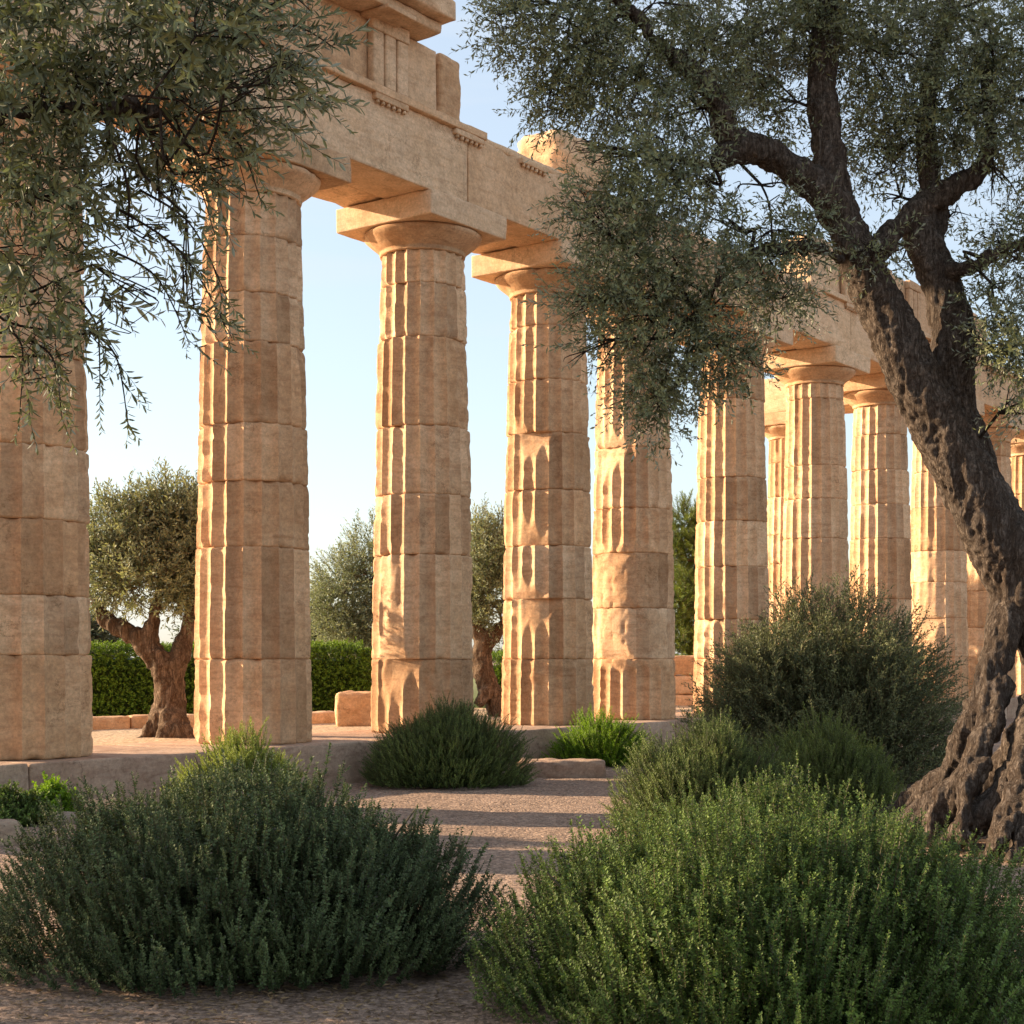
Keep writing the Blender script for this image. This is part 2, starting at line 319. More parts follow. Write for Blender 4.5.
def gh(p):
    h = (fbm(p * [.5, .5, 1]) - .5) * .06 + (fbm(p * [6, 6, 1] + 9, 2) - .5) * .022
    h = np.where(np.abs(p[:, 0]) > 40, h * 0, h)
    rt = G(1030, 850); d = np.hypot(p[:, 0] - rt[0], p[:, 1] - rt[1] - .4)
    return h + .04 * np.exp(-(d / 1.1) ** 2)
ground = sheet('ground', xs, ys, gh, GRAVEL); tag(ground, kind='structure')

mb = MB()                                                      # raised earth behind the colonnade, in row coordinates
us = np.linspace(-40, 75, 150); vs = np.concatenate([np.linspace(-.75, -22, 80), [-60]])
U, V_ = np.meshgrid(us, vs, indexing='ij'); pp = O2 + U.reshape(-1, 1) * UD + V_.reshape(-1, 1) * ND
hh = ST - .03 + (fbm(np.stack([U.ravel() * 1.2, V_.ravel() * 1.2, U.ravel() * 0], -1)) - .5) * .05; hh = hh - np.clip((-V_.ravel() - 4) * .012, 0, .3)
hh[np.abs(V_.ravel() + .75) < 1e-6] = ST - .05
a, b = len(us), len(vs); i, j = np.meshgrid(np.arange(a - 1), np.arange(b - 1), indexing='ij')
mb.add(np.column_stack([pp, hh]), np.stack([i * b + j, i * b + j + 1, (i + 1) * b + j + 1, (i + 1) * b + j], -1).reshape(-1, 4))
tag(mb.build('terrace_ground', EARTH, smooth=True), kind='structure')

# ------------------------------------------------------------------ worn stone box
def worn_box(dim, bev=.015, amp=.006, chip=.03, res=.07, seed=0, freq=6.0, ends=0.0):
    h = np.array(dim) / 2; cache = {}; Vs = []; Qs = []; n0 = 0
    for ax in range(3):
        for sg in (-1, 1):
            b_, c_ = [(1, 2), (2, 0), (0, 1)][ax]
            nb = int(min(160, max(3, dim[b_] / res))); nc = int(min(160, max(3, dim[c_] / res)))
            def lin(hh_, n_):
                e = min(.012, hh_ * .2); return np.concatenate([[-hh_, -hh_ + e], np.linspace(-hh_ + 2 * e, hh_ - 2 * e, n_), [hh_ - e, hh_]])
            B, D = np.meshgrid(lin(h[b_], nb), lin(h[c_], nc), indexing='ij')
            p = np.zeros((B.size, 3)); p[:, ax] = sg * h[ax]; p[:, b_] = B.ravel(); p[:, c_] = D.ravel()
            a_, d_ = B.shape; i, j = np.meshgrid(np.arange(a_ - 1), np.arange(d_ - 1), indexing='ij')
            q = np.stack([i * d_ + j, (i + 1) * d_ + j, (i + 1) * d_ + j + 1, i * d_ + j + 1], -1).reshape(-1, 4)
            if sg < 0: q = q[:, ::-1]
            Vs.append(p); Qs.append(q + n0); n0 += len(p)
    V = np.concatenate(Vs); Q = np.concatenate(Qs)
    u, inv = np.unique(np.round(V, 5), axis=0, return_inverse=True); V = u; Q = inv.ravel()[Q]
    sd_ = seed * 13.7
    c = np.clip(fbm(V * freq * .5 + sd_, 3) - .50, 0, 1) / .2
    b0 = (bev + chip * np.clip(c, 0, 1))[:, None]; b0 = np.minimum(b0, h.min() * .8)
    q = np.clip(V, -h + b0, h - b0); d = V - q; ln = np.linalg.norm(d, axis=1, keepdims=True); nn = d / np.maximum(ln, 1e-9)
    V2 = q + nn * b0 * (ln > 1e-9) + nn * ((fbm(V * freq + sd_ + 5, 3) - .5) * 2 * amp)[:, None]
    if ends:
        k = np.clip((np.abs(V[:, 0]) - (h[0] - .3)) / .3, 0, 1); V2[:, 2] -= k * ends * fbm(V * 3 + sd_, 2) * (V[:, 2] > 0)
    return V2, Q
def block(name, dim, center, parent, mat, **kw):
    V, Q = worn_box(dim, **kw); return mesh_np(name, V + np.array(center), Q, mat, None, True, parent)
def blocks(name, items, parent, mat):
    m = MB()
    for dim, c, kw in items:
        V, Q = worn_box(dim, **kw); m.add(V + np.array(c), Q)
    return m.build(name, mat, parent, True)

# ------------------------------------------------------------------ columns
ABT = 7.0; ABH = .30; NECK = ABT - ABH - .27
def shaft_r(z):
    t = (z - ST) / (NECK - ST); return .655 - .125 * t + .018 * math.sin(math.pi * min(1, max(0, t))) if np.isscalar(z) else .655 - .125 * t + .018 * np.sin(np.pi * np.clip(t, 0, 1))
def drum(z0, z1, cx, seed, rot, chips, worn, fl, nzp, parent, amp):
    nth = 20 * fl; h = z1 - z0; k = max(5, int(h / nzp))
    zz = np.concatenate([[z0, z0 + .004, z0 + .012, z0 + .025], np.linspace(z0 + .045, z1 - .045, k), [z1 - .025, z1 - .012, z1 - .004, z1]])
    th = np.linspace(0, 2 * np.pi, nth, endpoint=False) + rot
    Zg, Tg = np.meshgrid(zz, th, indexing='ij'); z = Zg.ravel(); t = Tg.ravel()
    ca, sa = np.cos(t), np.sin(t); Rr = shaft_r(z)
    q = np.stack([ca * .65, sa * .65, z], -1)
    sdv = seed * 7.31
    u = ((t - rot) * 20 / (2 * np.pi)) % 1.0; fd = .058 * (1 - (2 * u - 1) ** 2) * (Rr / .65)
    wn = fbm(q * 2.2 + sdv, 3); wm = np.clip((wn - (.80 - .20 * amp)) / .10, 0, 1) * .85
    for (a0, aw, zc, zw, s_) in worn:
        da = np.abs((t - a0 + np.pi) % (2 * np.pi) - np.pi); e = np.clip(1.4 - np.maximum(da / aw, np.abs(z - zc) / zw) + (wn - .5) * 1.2, 0, 1) ** .6
        wm = np.maximum(wm, np.clip(e * 2, 0, 1) * s_)
    r = Rr - fd * (1 - wm) - wm * .030
    r = r + (fbm(q * 9 + sdv, 3) - .5) * (.006 + .028 * wm) + (fbm(q * [2, 2, 3] + sdv + 3, 2) - .5) * .008
    ez = np.minimum(z - z0, z1 - z); ch = np.clip(fbm(q * [7, 7, 5] + sdv + 11, 3) - .47, 0, 1)
    r = r - .014 * np.exp(-(ez / .008) ** 2) - np.clip(ch - .06, 0, 1) * .26 * np.exp(-ez / .03)
    # broken arrises
    ar = np.exp(-(np.minimum(u, 1 - u) / .10) ** 2); r = r - ar * np.clip(fbm(q * [8, 8, 10] + sdv + 23, 2) - .5, 0, 1) * .07
    for (a0, top, dep, hh_) in chips:                         # a corner of the drum broken off along a slanting plane
        dj = (z1 - z) if top else (z - z0); nse = (fbm(q * [3, 3, 4] + sdv + 31, 4) - .5)
        cosr = np.cos(t - a0 + .35 * (dj / hh_ - .5)); lim = (Rr - dep * (1 - dj / hh_) + nse * .05) / np.maximum(cosr, 1e-3)
        r = np.where((cosr > .3) & (dj < hh_ * 1.3), np.minimum(r, np.maximum(lim, Rr - .15)), r)
    V = np.stack([ca * r, sa * r, z], -1); nr = len(zz)
    i, j = np.meshgrid(np.arange(nr - 1), np.arange(nth), indexing='ij'); j2 = (j + 1) % nth
    Q = np.stack([i * nth + j, i * nth + j2, (i + 1) * nth + j2, (i + 1) * nth + j], -1).reshape(-1, 4)
    lo = V[:nth].copy(); lo[:, :2] *= .4; hi = V[-nth:].copy(); hi[:, :2] *= .4; n0 = len(V); V = np.vstack([V, lo, hi])
    J = np.arange(nth); J2 = (J + 1) % nth
    Q = np.vstack([Q, np.stack([n0 + J, n0 + J2, J2, J], -1), np.stack([(nr - 1) * nth + J, (nr - 1) * nth + J2, n0 + nth + J2, n0 + nth + J], -1)])
    V[:, 0] += rg.normal(0, .004); V[:, 1] += rg.normal(0, .004)
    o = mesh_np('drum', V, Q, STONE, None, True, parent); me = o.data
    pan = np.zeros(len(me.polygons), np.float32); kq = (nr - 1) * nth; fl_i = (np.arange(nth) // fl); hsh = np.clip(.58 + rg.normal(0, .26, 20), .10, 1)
    pan[:kq] = np.tile(hsh[fl_i], nr - 1); pa = me.attributes.new('flute_shade', 'FLOAT', 'FACE'); pa.data.foreach_set('value', pan)  # random stain tone per flute, painted in place of facet shading
    ev = np.zeros(len(me.edges) * 2, np.int32); me.edges.foreach_get('vertices', ev); ev = ev.reshape(-1, 2)
    dv = np.abs(ev[:, 0] - ev[:, 1]); wv = np.append(wm, np.ones(2 * nth))
    shp = (dv == nth) & (ev[:, 0] % nth % fl == 0) & (ev.max(1) < n0) & (wv[ev[:, 0]] < .4)
    at = me.attributes.get('sharp_edge') or me.attributes.new('sharp_edge', 'BOOLEAN', 'EDGE'); at.data.foreach_set('value', shp)
    return o
def capital(parent, seed, fl):
    prof = [(.50, NECK - .012), (.535, NECK - .004), (.540, NECK + .012), (.528, NECK + .018), (.545, NECK + .030), (.533, NECK + .038), (.552, NECK + .052), (.585, NECK + .085), (.635, NECK + .125), (.690, NECK + .170), (.728, NECK + .205), (.746, NECK + .235), (.745, NECK + .255), (.725, NECK + .268), (.4, NECK + .269)]
    pr = np.array(prof); nth = 96; th = np.linspace(0, 2 * np.pi, nth, endpoint=False)
    r = np.repeat(pr[:, 0], nth); z = np.repeat(pr[:, 1], nth); t = np.tile(th, len(pr))
    q = np.stack([np.cos(t) * r, np.sin(t) * r, z], -1)
    r = r + (fbm(q * 7 + seed, 3) - .5) * .02 - np.clip(fbm(q * 5 + seed + 4, 2) - .6, 0, 1) * .15
    V = np.stack([np.cos(t) * r, np.sin(t) * r, z], -1)
    i, j = np.meshgrid(np.arange(len(pr) - 1), np.arange(nth), indexing='ij'); j2 = (j + 1) % nth
    Q = np.stack([i * nth + j, i * nth + j2, (i + 1) * nth + j2, (i + 1) * nth + j], -1).reshape(-1, 4)
    mesh_np('echinus', V, Q, STONE, None, True, parent)
    V, Q = worn_box((1.54, 1.54, ABH), .012, .005, .05, .06, seed)
    mesh_np('abacus', V + np.array([0, 0, ABT - ABH / 2]), Q, STONE_BEAM, None, True, parent)
def zpx(y, Y): return EYE + (HY - y) * Y / F
def column(pos, label, joints_px, seed, chips=(), worn=(), fl=7, nzp=.035, amp=.4, group='fluted columns of the ruined temple colonnade', hjoin=None):
    r0 = thing('doric_column', label, 'column', (pos[0], pos[1], 0), 0, group)
    if joints_px: zs = [ST] + sorted(zpx(y, pos[1]) for y in joints_px) + [NECK]
    else:
        zs = [ST, 1.40]
        while zs[-1] < NECK - 1.1: zs.append(zs[-1] + rg.uniform(.62, .95))
        zs.append(NECK)
    for k in range(len(zs) - 1):
        zc = (zs[k] + zs[k + 1]) / 2
        cc = [c[1:] for c in chips if c[0] == k]
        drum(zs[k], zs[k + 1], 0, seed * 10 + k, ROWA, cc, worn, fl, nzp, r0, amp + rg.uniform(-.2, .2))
    cap = thing.__globals__['bpy'].data.objects.new('capital', None); C.objects.link(cap); cap.parent = r0
    capital(cap, seed * 3.1, fl)
    for o in cap.children: o.rotation_euler = (0, 0, ROWA)
    return r0
A = math.radians
cs = {0: -6.06, 1: -3.03, 2: 0., 3: 2.95, 4: 5.72, 5: 8.0, 6: 11.17, 7: 14.43, 8: 17.48, 9: 20.67, 10: 23.8, 11: 26.9, 12: 30.0}
# px joints read off each shaft
J = {1: [451, 523, 597, 655, 360, 270], 2: [247, 302, 350, 430, 486, 550, 659], 3: [291, 344, 431, 498, 557, 659], 4: [332, 385, 437, 493, 548, 600, 659],
     5: [400, 451, 511, 555, 609, 659], 6: [403, 480, 523, 568, 620, 659], 7: [402, 468, 501, 540, 600, 659], 8: [437, 472, 506, 540, 600, 659]}
L = {0: 'unseen column beyond the left edge holding up the end of the beam', 1: 'widest fluted column cut by the left edge behind hanging olive leaves', 2: 'tall column behind the large dark shrub, second from the left edge',
     3: 'column rising behind the rounded rosemary bush, broad capital in plain view', 4: 'column with diagonal broken scars left of the lime green shrub', 5: 'column with two smooth worn lower drums beside the lime green shrub',
     6: 'column just right of the dark pine gap, capital lost in olive leaves', 7: 'column above the grey green bush with open capital beside the leaning trunk', 8: 'column right behind the grey green bush whose capital touches the leaning trunk',
     9: 'column mostly crossed by the leaning dark olive trunk', 10: 'thin looking column seen on both sides of the leaning trunk', 11: 'farthest sunlit column at the right edge behind yellow leaves', 12: 'last column of the row past the right edge'}
def av(deg): return A(deg)                                    # -90 faces the camera, 180 is the sunny left
chips = {2: [(4, av(-15), 1, .06, .4), (6, av(-150), 0, .05, .25)],
         3: [(1, av(-132), 0, .085, .42), (0, av(-118), 1, .10, .55), (4, av(-40), 1, .06, .25), (3, av(-60), 0, .04, .2)],
         4: [(1, av(-112), 1, .135, .62), (2, av(-128), 0, .09, .40), (3, av(-122), 0, .10, .62), (4, av(-118), 1, .115, .50), (0, av(-60), 1, .05, .2), (5, av(-140), 0, .06, .3)],
         5: [(1, av(-128), 0, .10, .55), (2, av(-120), 1, .07, .35), (4, av(-138), 1, .10, .55), (5, av(-132), 0, .08, .45), (3, av(-70), 1, .05, .2)],
         6: [(1, av(-150), 1, .07, .3)], 7: [(2, av(-140), 0, .06, .3)], 9: [(1, av(-130), 1, .10, .8), (2, av(-135), 0, .08, .5)]}
worn = {4: [], 5: [(av(-100), .8, zpx(605, 23.5), .60, 1.), (av(-90), .9, zpx(635, 23.5), .38, 1.)],
        3: [(av(-125), .22, zpx(655, 19.5), .5, .9), (av(-130), .2, zpx(600, 19.5), .4, .7)], 2: [], 9: [(av(-130), .4, 2.2, 1.2, .6)], 10: [(av(-130), .4, 2.2, 1.2, .5)]}
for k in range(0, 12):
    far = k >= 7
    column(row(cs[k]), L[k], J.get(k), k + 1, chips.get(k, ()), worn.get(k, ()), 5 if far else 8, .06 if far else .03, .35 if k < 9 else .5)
INA = np.array([-.807, .590])
cx = row(cs[9]) + INA * 3.5
column(cx, 'shaded orange column of the inner row glimpsed between two outer columns', None, 21, fl=5, nzp=.06)

# ------------------------------------------------------------------ stylobate
styl = thing('stylobate', 'low pinkish stone step running under the whole colonnade', 'step', (*O2, 0), ROWA)
s = -12.0; k = 0
while s < 34:
    ln = rg.uniform(1.9, 2.5) if not (-3 < s < 0) else 2.3
    block('step_slab', (ln - .012, 1.75, ST + .06), (s + ln / 2, 0.0 - .02 * 0, (ST - .06) / 2 + rg.uniform(-.004, .004) - (.0)), styl, STONE_STEP, bev=.012, amp=.006, chip=.04, seed=k, res=.08)
    s += ln; k += 1

# ------------------------------------------------------------------ entablature (row coordinates, y = inward)
AT = 7.86; TA = 7.955; FR = 8.74
ent = thing('entablature', 'long carved stone beam resting on the columns, its upper courses partly lost', 'stone beam', (*O2, 0), ROWA)
js = [-9.2, -6.06, -3.03, .02, 2.98, 5.72, 8.0, 11.17, 14.43, 17.48, 20.67, 23.8, 26.9, 30.0]
for k in range(len(js) - 1):
    a0, a1 = js[k], js[k + 1]; ln = a1 - a0 - .008; c = (a0 + a1) / 2
    block('architrave_block', (ln, .70, AT - ABT), (c, -.36, (AT + ABT) / 2), ent, STONE_BEAM, bev=.010, amp=.006, chip=.035 if a0 < 2.9 else .09, seed=k + 40, res=.07, ends=0)
    block('architrave_block', (ln, .68, AT - ABT - .02), (c, .37, (AT + ABT) / 2 + .01), ent, STONE_BEAM, bev=.012, amp=.008, chip=.07, seed=k + 60, res=.12)
def taenia(a0, a1, seed): block('taenia', (a1 - a0, .16, TA - AT), ((a0 + a1) / 2, -.70, (TA + AT) / 2 - .004), ent, STONE_BEAM, bev=.008, amp=.004, chip=.03, seed=seed, res=.05)
taenia(-9.2, 3.28, 81); taenia(12.6, 29.5, 82)
block('taenia', (9.3, .55, .09), (7.95, -.42, AT + .03), ent, STONE_BEAM, bev=.03, amp=.02, chip=.09, seed=83, res=.07)
def regula(c, seed):
    r_ = block('regula', (.58, .075, .075), (c, -.735, AT - .040), ent, STONE_BEAM, bev=.006, amp=.003, chip=.02, seed=seed, res=.04)
    for q in range(6):
        V, Q = tube([(0, 0, 0), (0, 0, -.035), (0, 0, -.042)], [.022, .027, .020], 8, True)
        mesh_np('gutta', V + np.array([c - .235 + q * .094, -.742, AT - .075]), Q, STONE_BEAM, None, True, r_)
trs = []
kk = sorted(cs.values()); kk = [x for x in kk if x < 29]
for i in range(len(kk) - 1): trs += [kk[i], (kk[i] + kk[i + 1]) / 2]
for i, c in enumerate(trs): regula(c, 100 + i)
def triglyph(c, seed, top):
    items = []
    h = top - TA; zc = (top + TA) / 2
    for q in (-1, 0, 1): items.append(((.185, .10, h - .16), (c + q * .215, -.70, TA + (h - .16) / 2), dict(bev=.022, amp=.003, chip=.01, seed=seed + q, res=.06)))
    items.append(((.63, .11, .16), (c, -.705, top - .08), dict(bev=.008, amp=.004, chip=.03, seed=seed, res=.06)))
    blocks('triglyph', items, ent, STONE_BEAM)
def frieze(a0, a1, top, seed, outset=.0):
    cuts = [a0] + [c + sgn * .30 for c in trs if a0 < c < a1 for sgn in (-1, 1)] + [a1]; cuts = sorted(x for x in cuts if a0 <= x <= a1)
    for q in range(len(cuts) - 1):
        if cuts[q + 1] - cuts[q] < .05: continue
        b0, b1 = cuts[q], cuts[q + 1]; istri = any(abs((b0 + b1) / 2 - c) < .1 for c in trs)
        block('frieze_block' if istri else 'metope', (b1 - b0 - .006, .60, top - TA - .004), ((b0 + b1) / 2, -.345, (top + TA) / 2), ent, STONE_BEAM, bev=.008, amp=.005, chip=.03 if a1 < 3 else .12, seed=seed + q, res=.07)
    for i, c in enumerate(trs):
        if a0 + .2 < c < a1 - .2: triglyph(c, seed + 30 + i, top)
frieze(-9.2, 2.44, FR, 200)
frieze(12.9, 21.9, FR + .12, 300)
items = []
cn = [(-9.2, -6.5), (-6.5, -3.9), (-3.9, -1.2), (-1.2, .95), (.95, 2.17)]
for q, (a0, a1) in enumerate(cn):
    m_ = blocks('cornice_block', [((a1 - a0 - .008, 1.70, .14), ((a0 + a1) / 2 - (.06 if q == 4 else 0), -.15, FR + .075), dict(bev=.02, amp=.012, chip=.06, seed=400 + q, res=.06)),
                            ((a1 - a0 - .008, 2.0, .25), ((a0 + a1) / 2, -.16, FR + .272), dict(bev=.015, amp=.014, chip=.10, seed=420 + q, res=.06, ends=.06))], ent, STONE_BEAM)
    c = a0 + .35
    while c < a1 - .25:
        block('mutule', (.50, .42, .05), (c, -.86, FR - .018), m_, STONE_BEAM, bev=.008, amp=.006, chip=.04, seed=440 + int(c * 3), res=.06); c += .75
# loose blocks still standing on the beam
def loose(label, dim, s_, off, z, seed, name='broken_block', rz=0, **kw):
    p = row(s_, off); V, Q = worn_box(dim, seed=seed, **kw)
    V = V + np.array([0, 0, dim[2] / 2]); o = mesh_np(name, V, Q, STONE, None, True, None, (*p, z), None, ROWA + rz); return tag(o, label, 'stone block')
loose('upright broken frieze block standing alone beside the end of the carved frieze', (.42, .55, .80), 2.72, .36, TA + .003, 501, bev=.05, amp=.03, chip=.09, res=.03)
loose('rounded weathered block sitting on top of the beam behind olive leaves', (1.4, .9, .86), 6.25, -.1, AT + .075, 502, bev=.20, amp=.04, chip=.1, res=.05)
# inner cross beam
ang2 = math.atan2(INA[1], INA[0]); c9 = row(cs[9])
xb = thing('inner_beam', 'inner stone beam running from the outer row to the shaded column', 'stone beam', (*c9, 0), ang2)
block('architrave_block', (3.9, 1.2, .80), (.76 + 1.95, 0, ABT + .41), xb, STONE_BEAM, bev=.02, amp=.01, chip=.08, seed=601, res=.1)

# ------------------------------------------------------------------ templates
OT = [shoot(.26, 14, .055, .0180, 1.0, .0016, False, False, .25, .3, ragged=.35) for _ in range(8)]
OTN = [shoot(.25, 16, .064, .0175, .95, .0018, True, False, .22, .35, ragged=.3) for _ in range(8)]
OTF = [shoot(.30, 12, .075, .026, .9, .003, False, False, .2, .3, ragged=.35) for _ in range(6)]

def rnd_dir(n):
    return unit(rg.normal(0, 1, (n, 3)))
def clump_twigs(st, tpl, clumps, bias=(0, 0, -.15), thin=.0, sc=1.0, spread=.6, shell=2.0, nf=2.2):
    for c, r, n in clumps:
        c = np.array(c, float); r = np.array(r, float); d = rnd_dir(n); rad = rg.uniform(0, 1, n) ** (1 / shell)
        lump = .75 + .5 * fbm(d * 2.3 + c, 2); p = c + d * r * (rad * lump)[:, None]
        keep = fbm(p * nf + 3.3, 2) > thin; p = p[keep]; d = d[keep]
        dd = unit(d * .8 + rnd_dir(len(p)) * spread + np.array(bias)); st.go(tpl, p, dd, sc * rg.uniform(.7, 1.25, len(p)))
def branchlets(st, limbs, clumps, per=5, r0=.012, seg=5):
    L_ = np.concatenate([np.asarray(l) for l in limbs])
    for c, r, n in clumps:
        c = np.array(c, float); r = np.array(r, float)
        dist = np.linalg.norm(L_ - c, axis=1) + rg.uniform(0, .1, len(L_)); a = L_[np.argmin(dist)]
        hub = a * .35 + c * .65 + rg.normal(0, .05, 3)
        V, Q = tube(spline([a, a * .6 + hub * .4 + rg.normal(0, .06, 3), hub], 8), np.linspace(r0 * 1.5, r0, 8), seg); st.raw(V, Q, 1)
        for q in range(per):
            e = c + rnd_dir(1)[0] * r * rg.uniform(.5, .95); m = hub * .5 + e * .5 + rg.normal(0, .12, 3) * r.mean()
            V, Q = tube(spline([hub, m, e], 8), np.linspace(r0 * .8, .002, 8), seg); st.raw(V, Q, 1)
            for q2 in range(2):
                e2 = e + rnd_dir(1)[0] * r * .35; V, Q = tube(spline([m, (m + e2) / 2 + rg.normal(0, .05, 3), e2], 6), np.linspace(r0 * .45, .0015, 6), 4); st.raw(V, Q, 1)
def remeshed(name, tubes, voxel, mat, parent, amp=.02, origin=(0, 0, 0), zs=.35, f=7., lump=.03):
    m = MB()
    for pts, rad, seg in tubes:
        V, Q = tube(pts, rad, seg, True); m.add(V, Q)
    tmp = mesh_np('tmp', np.concatenate(m.V), np.concatenate(m.Q), mat); md = tmp.modifiers.new('r', 'REMESH'); md.mode = 'VOXEL'; md.voxel_size = voxel; md.use_smooth_shade = True
    sm = tmp.modifiers.new('s', 'SMOOTH'); sm.iterations = 3
    dg = bpy.context.evaluated_depsgraph_get(); dg.update(); me = bpy.data.meshes.new_from_object(tmp.evaluated_get(dg)); bpy.data.objects.remove(tmp)
    n = len(me.vertices); co = np.zeros(n * 3, np.float32); me.vertices.foreach_get('co', co); co = co.reshape(-1, 3); no = np.zeros(n * 3, np.float32)
    me.vertex_normals.foreach_get('vector', no); no = no.reshape(-1, 3)
    q = co.astype(float) + (fbm(co * 1.7, 2)[:, None] - .5) * .35
    ridge = 1 - np.abs(2 * fbm(q * [f, f, f * zs], 3) - 1) * 2; co = co + no * ((ridge - .4) * amp + (fbm(q * 3.1, 2) - .5) * lump * 2 + (fbm(q * 8.5, 3) - .5) * .030 * np.clip(1.5 - co[:, 2], 0, 1) * (amp > .032) + (fbm(q * 22, 3) - .5) * amp * .9)[:, None]
    co = co - np.array(origin, np.float32); me.vertices.foreach_set('co', co.astype(np.float32).ravel()); me.name = name
    me.materials.clear(); me.materials.append(mat); me.update()
    o = bpy.data.objects.new(name, me); C.objects.link(o); o.parent = parent
    for p in me.polygons: p.use_smooth = True
    return o
def px_tube(pts, Z0, n=24, seg=14, zs=None):
    """pts rows: px, py, radius px, depth offset"""
    a = np.array(pts, float); w_ = [P(x, y, Z0 + dz) for x, y, r, dz in a]; s_ = spline(w_, n)
    rad = np.interp(np.linspace(0, len(a) - 1, n), np.arange(len(a)), [r * (Z0 + dz) / F for x, y, r, dz in a]); return s_, rad, seg

# ------------------------------------------------------------------ big olive on the right
TZ = 11.3; org = np.array([P(1040, 850, TZ)[0], TZ, 0.05])
big = thing('olive_tree', 'huge gnarled old olive leaning over the columns with sprawling roots', 'tree', org)
T_ = []
T_.append(px_tube([(1060, 900, 62, .1), (1058, 830, 50, .1), (1056, 770, 38, .05), (1056, 720, 30, 0), (1052, 665, 25, 0), (1034, 610, 30, 0), (1000, 540, 33, 0), (955, 455, 27, 0), (915, 380, 24, 0), (886, 315, 22, 0), (860, 262, 20, 0), (844, 222, 17, 0), (832, 180, 16, 0), (826, 130, 14, .05), (821, 80, 12, .1), (828, 30, 14, .15), (838, -50, 10, .2), (845, -120, 5, .3)], TZ, 60, 18))
T_.append(px_tube([(992, 520, 16, .1), (968, 450, 21, .12), (952, 385, 21, .15), (954, 340, 19, .15), (943, 290, 17, .18), (925, 245, 17, .2), (915, 215, 16, .25)], TZ, 30, 14))
T_.append(px_tube([(925, 245, 15, .2), (935, 215, 12, .3), (930, 170, 10, .35), (925, 120, 8, .4), (935, 60, 7, .5), (950, 0, 5, .6)], TZ, 20, 10))
T_.append(px_tube([(862, 262, 14, -.05), (880, 248, 12, 0), (898, 226, 10, .1), (930, 202, 12, .2), (958, 184, 11, .2), (978, 172, 8, .2), (990, 130, 6, .2), (985, 60, 4, .2)], TZ, 22, 10))
T_.append(px_tube([(838, 215, 18, 0), (818, 188, 16, -.1), (795, 170, 14, -.15), (765, 152, 13, -.2), (741, 145, 13, -.25), (724, 128, 12, -.3), (718, 102, 9, -.35), (700, 78, 8, -.4), (683, 64, 7, -.4), (660, 46, 6, -.45), (640, 20, 5, -.5), (600, -20, 3, -.6)], TZ, 34, 12))
T_.append(px_tube([(752, 148, 13, -.25), (736, 152, 12, -.3), (722, 158, 10, -.35), (714, 166, 4, -.4)], TZ, 8, 10))
T_.append(px_tube([(950, 275, 9, .1), (958, 268, 6, 0), (976, 267, 6, -.1), (990, 255, 5, -.15), (1022, 243, 3, -.2), (1070, 240, 2, -.3)], TZ, 14, 8))
T_.append(px_tube([(842, 262, 6, -.1), (815, 246, 4.5, -.25), (780, 248, 4, -.4), (753, 254, 3, -.5), (722, 278, 2.5, -.6), (700, 310, 2, -.6)], TZ, 14, 8))
def root(pts):                                               # px, py, radius px, depth
    a = np.array(pts, float); w_ = [P(x, y, z) for x, y, r, z in a]; n = 26; s_ = spline(w_, n)
    s_[:, 0] += rg.normal(0, .012, n); rad = np.interp(np.linspace(0, len(a) - 1, n), np.arange(len(a)), [r * z / F for x, y, r, z in a]); T_.append((s_, rad, 12))
root([(1014, 600, 20, 11.3), (1000, 645, 15, 11.2), (988, 690, 15, 11.2), (968, 735, 18, 11.25), (955, 770, 14, 11.4), (925, 797, 16, 11.6), (900, 815, 13, 11.9), (876, 828, 9, 12.2), (856, 836, 4, 12.4)])
root([(1000, 680, 14, 11.15), (988, 725, 13, 11.05), (974, 765, 12, 11.0), (950, 800, 18, 11.1), (922, 820, 17, 11.25), (898, 834, 13, 11.4), (880, 846, 6, 11.5)])
root([(1040, 700, 20, 11.0), (1022, 760, 15, 10.9), (1000, 800, 14, 10.85), (972, 820, 15, 10.9), (950, 842, 11, 11.0), (936, 856, 5, 11.0)])
root([(1040, 720, 20, 10.9), (1022, 790, 13, 10.7), (1005, 825, 12, 10.65), (992, 850, 8, 10.7), (975, 858, 4, 10.8)])
root([(1050, 740, 24, 10.9), (1035, 810, 14, 10.6), (1018, 850, 10, 10.5), (1012, 866, 5, 10.45)])
root([(1020, 800, 6, 10.6), (1000, 842, 6, 10.5), (982, 858, 4, 10.6), (960, 864, 2, 10.6)])
root([(1065, 760, 30, 10.9), (1080, 830, 20, 10.6), (1110, 870, 10, 10.4)]); root([(1060, 760, 30, 11.5), (1110, 820, 20, 11.8), (1170, 840, 8, 12.2)])
root([(985, 760, 9, 10.95), (968, 795, 8, 10.85), (962, 825, 7, 10.8), (975, 850, 5, 10.75), (985, 862, 3, 10.7)])
root([(950, 790, 8, 11.2), (935, 815, 7, 11.05), (930, 838, 6, 11.05), (942, 852, 3, 11.0)])
root([(1030, 790, 10, 10.6), (1040, 835, 9, 10.45), (1030, 862, 6, 10.35), (1012, 872, 3, 10.35)])
root([(960, 775, 8, 11.5), (915, 800, 6, 12.0), (885, 812, 5, 12.5), (865, 818, 2, 12.9)])
root([(1030, 740, 26, 11.6), (985, 800, 16, 12.1), (950, 822, 8, 12.6), (920, 830, 3, 12.8)])
trunk = remeshed('trunk', T_, .014, BARK_OLD, big, .034, org, .3, 10., .018)
limbs = [t[0] for t in T_[:8]]
def pc(px, py, rx, ry, n, dz=0., rz=None, Z0=TZ):
    k = (Z0 + dz) / F; return (P(px, py, Z0 + dz), (rx * k, (rz if rz is not None else max(rx, ry) * k * 1.0), ry * k), n)
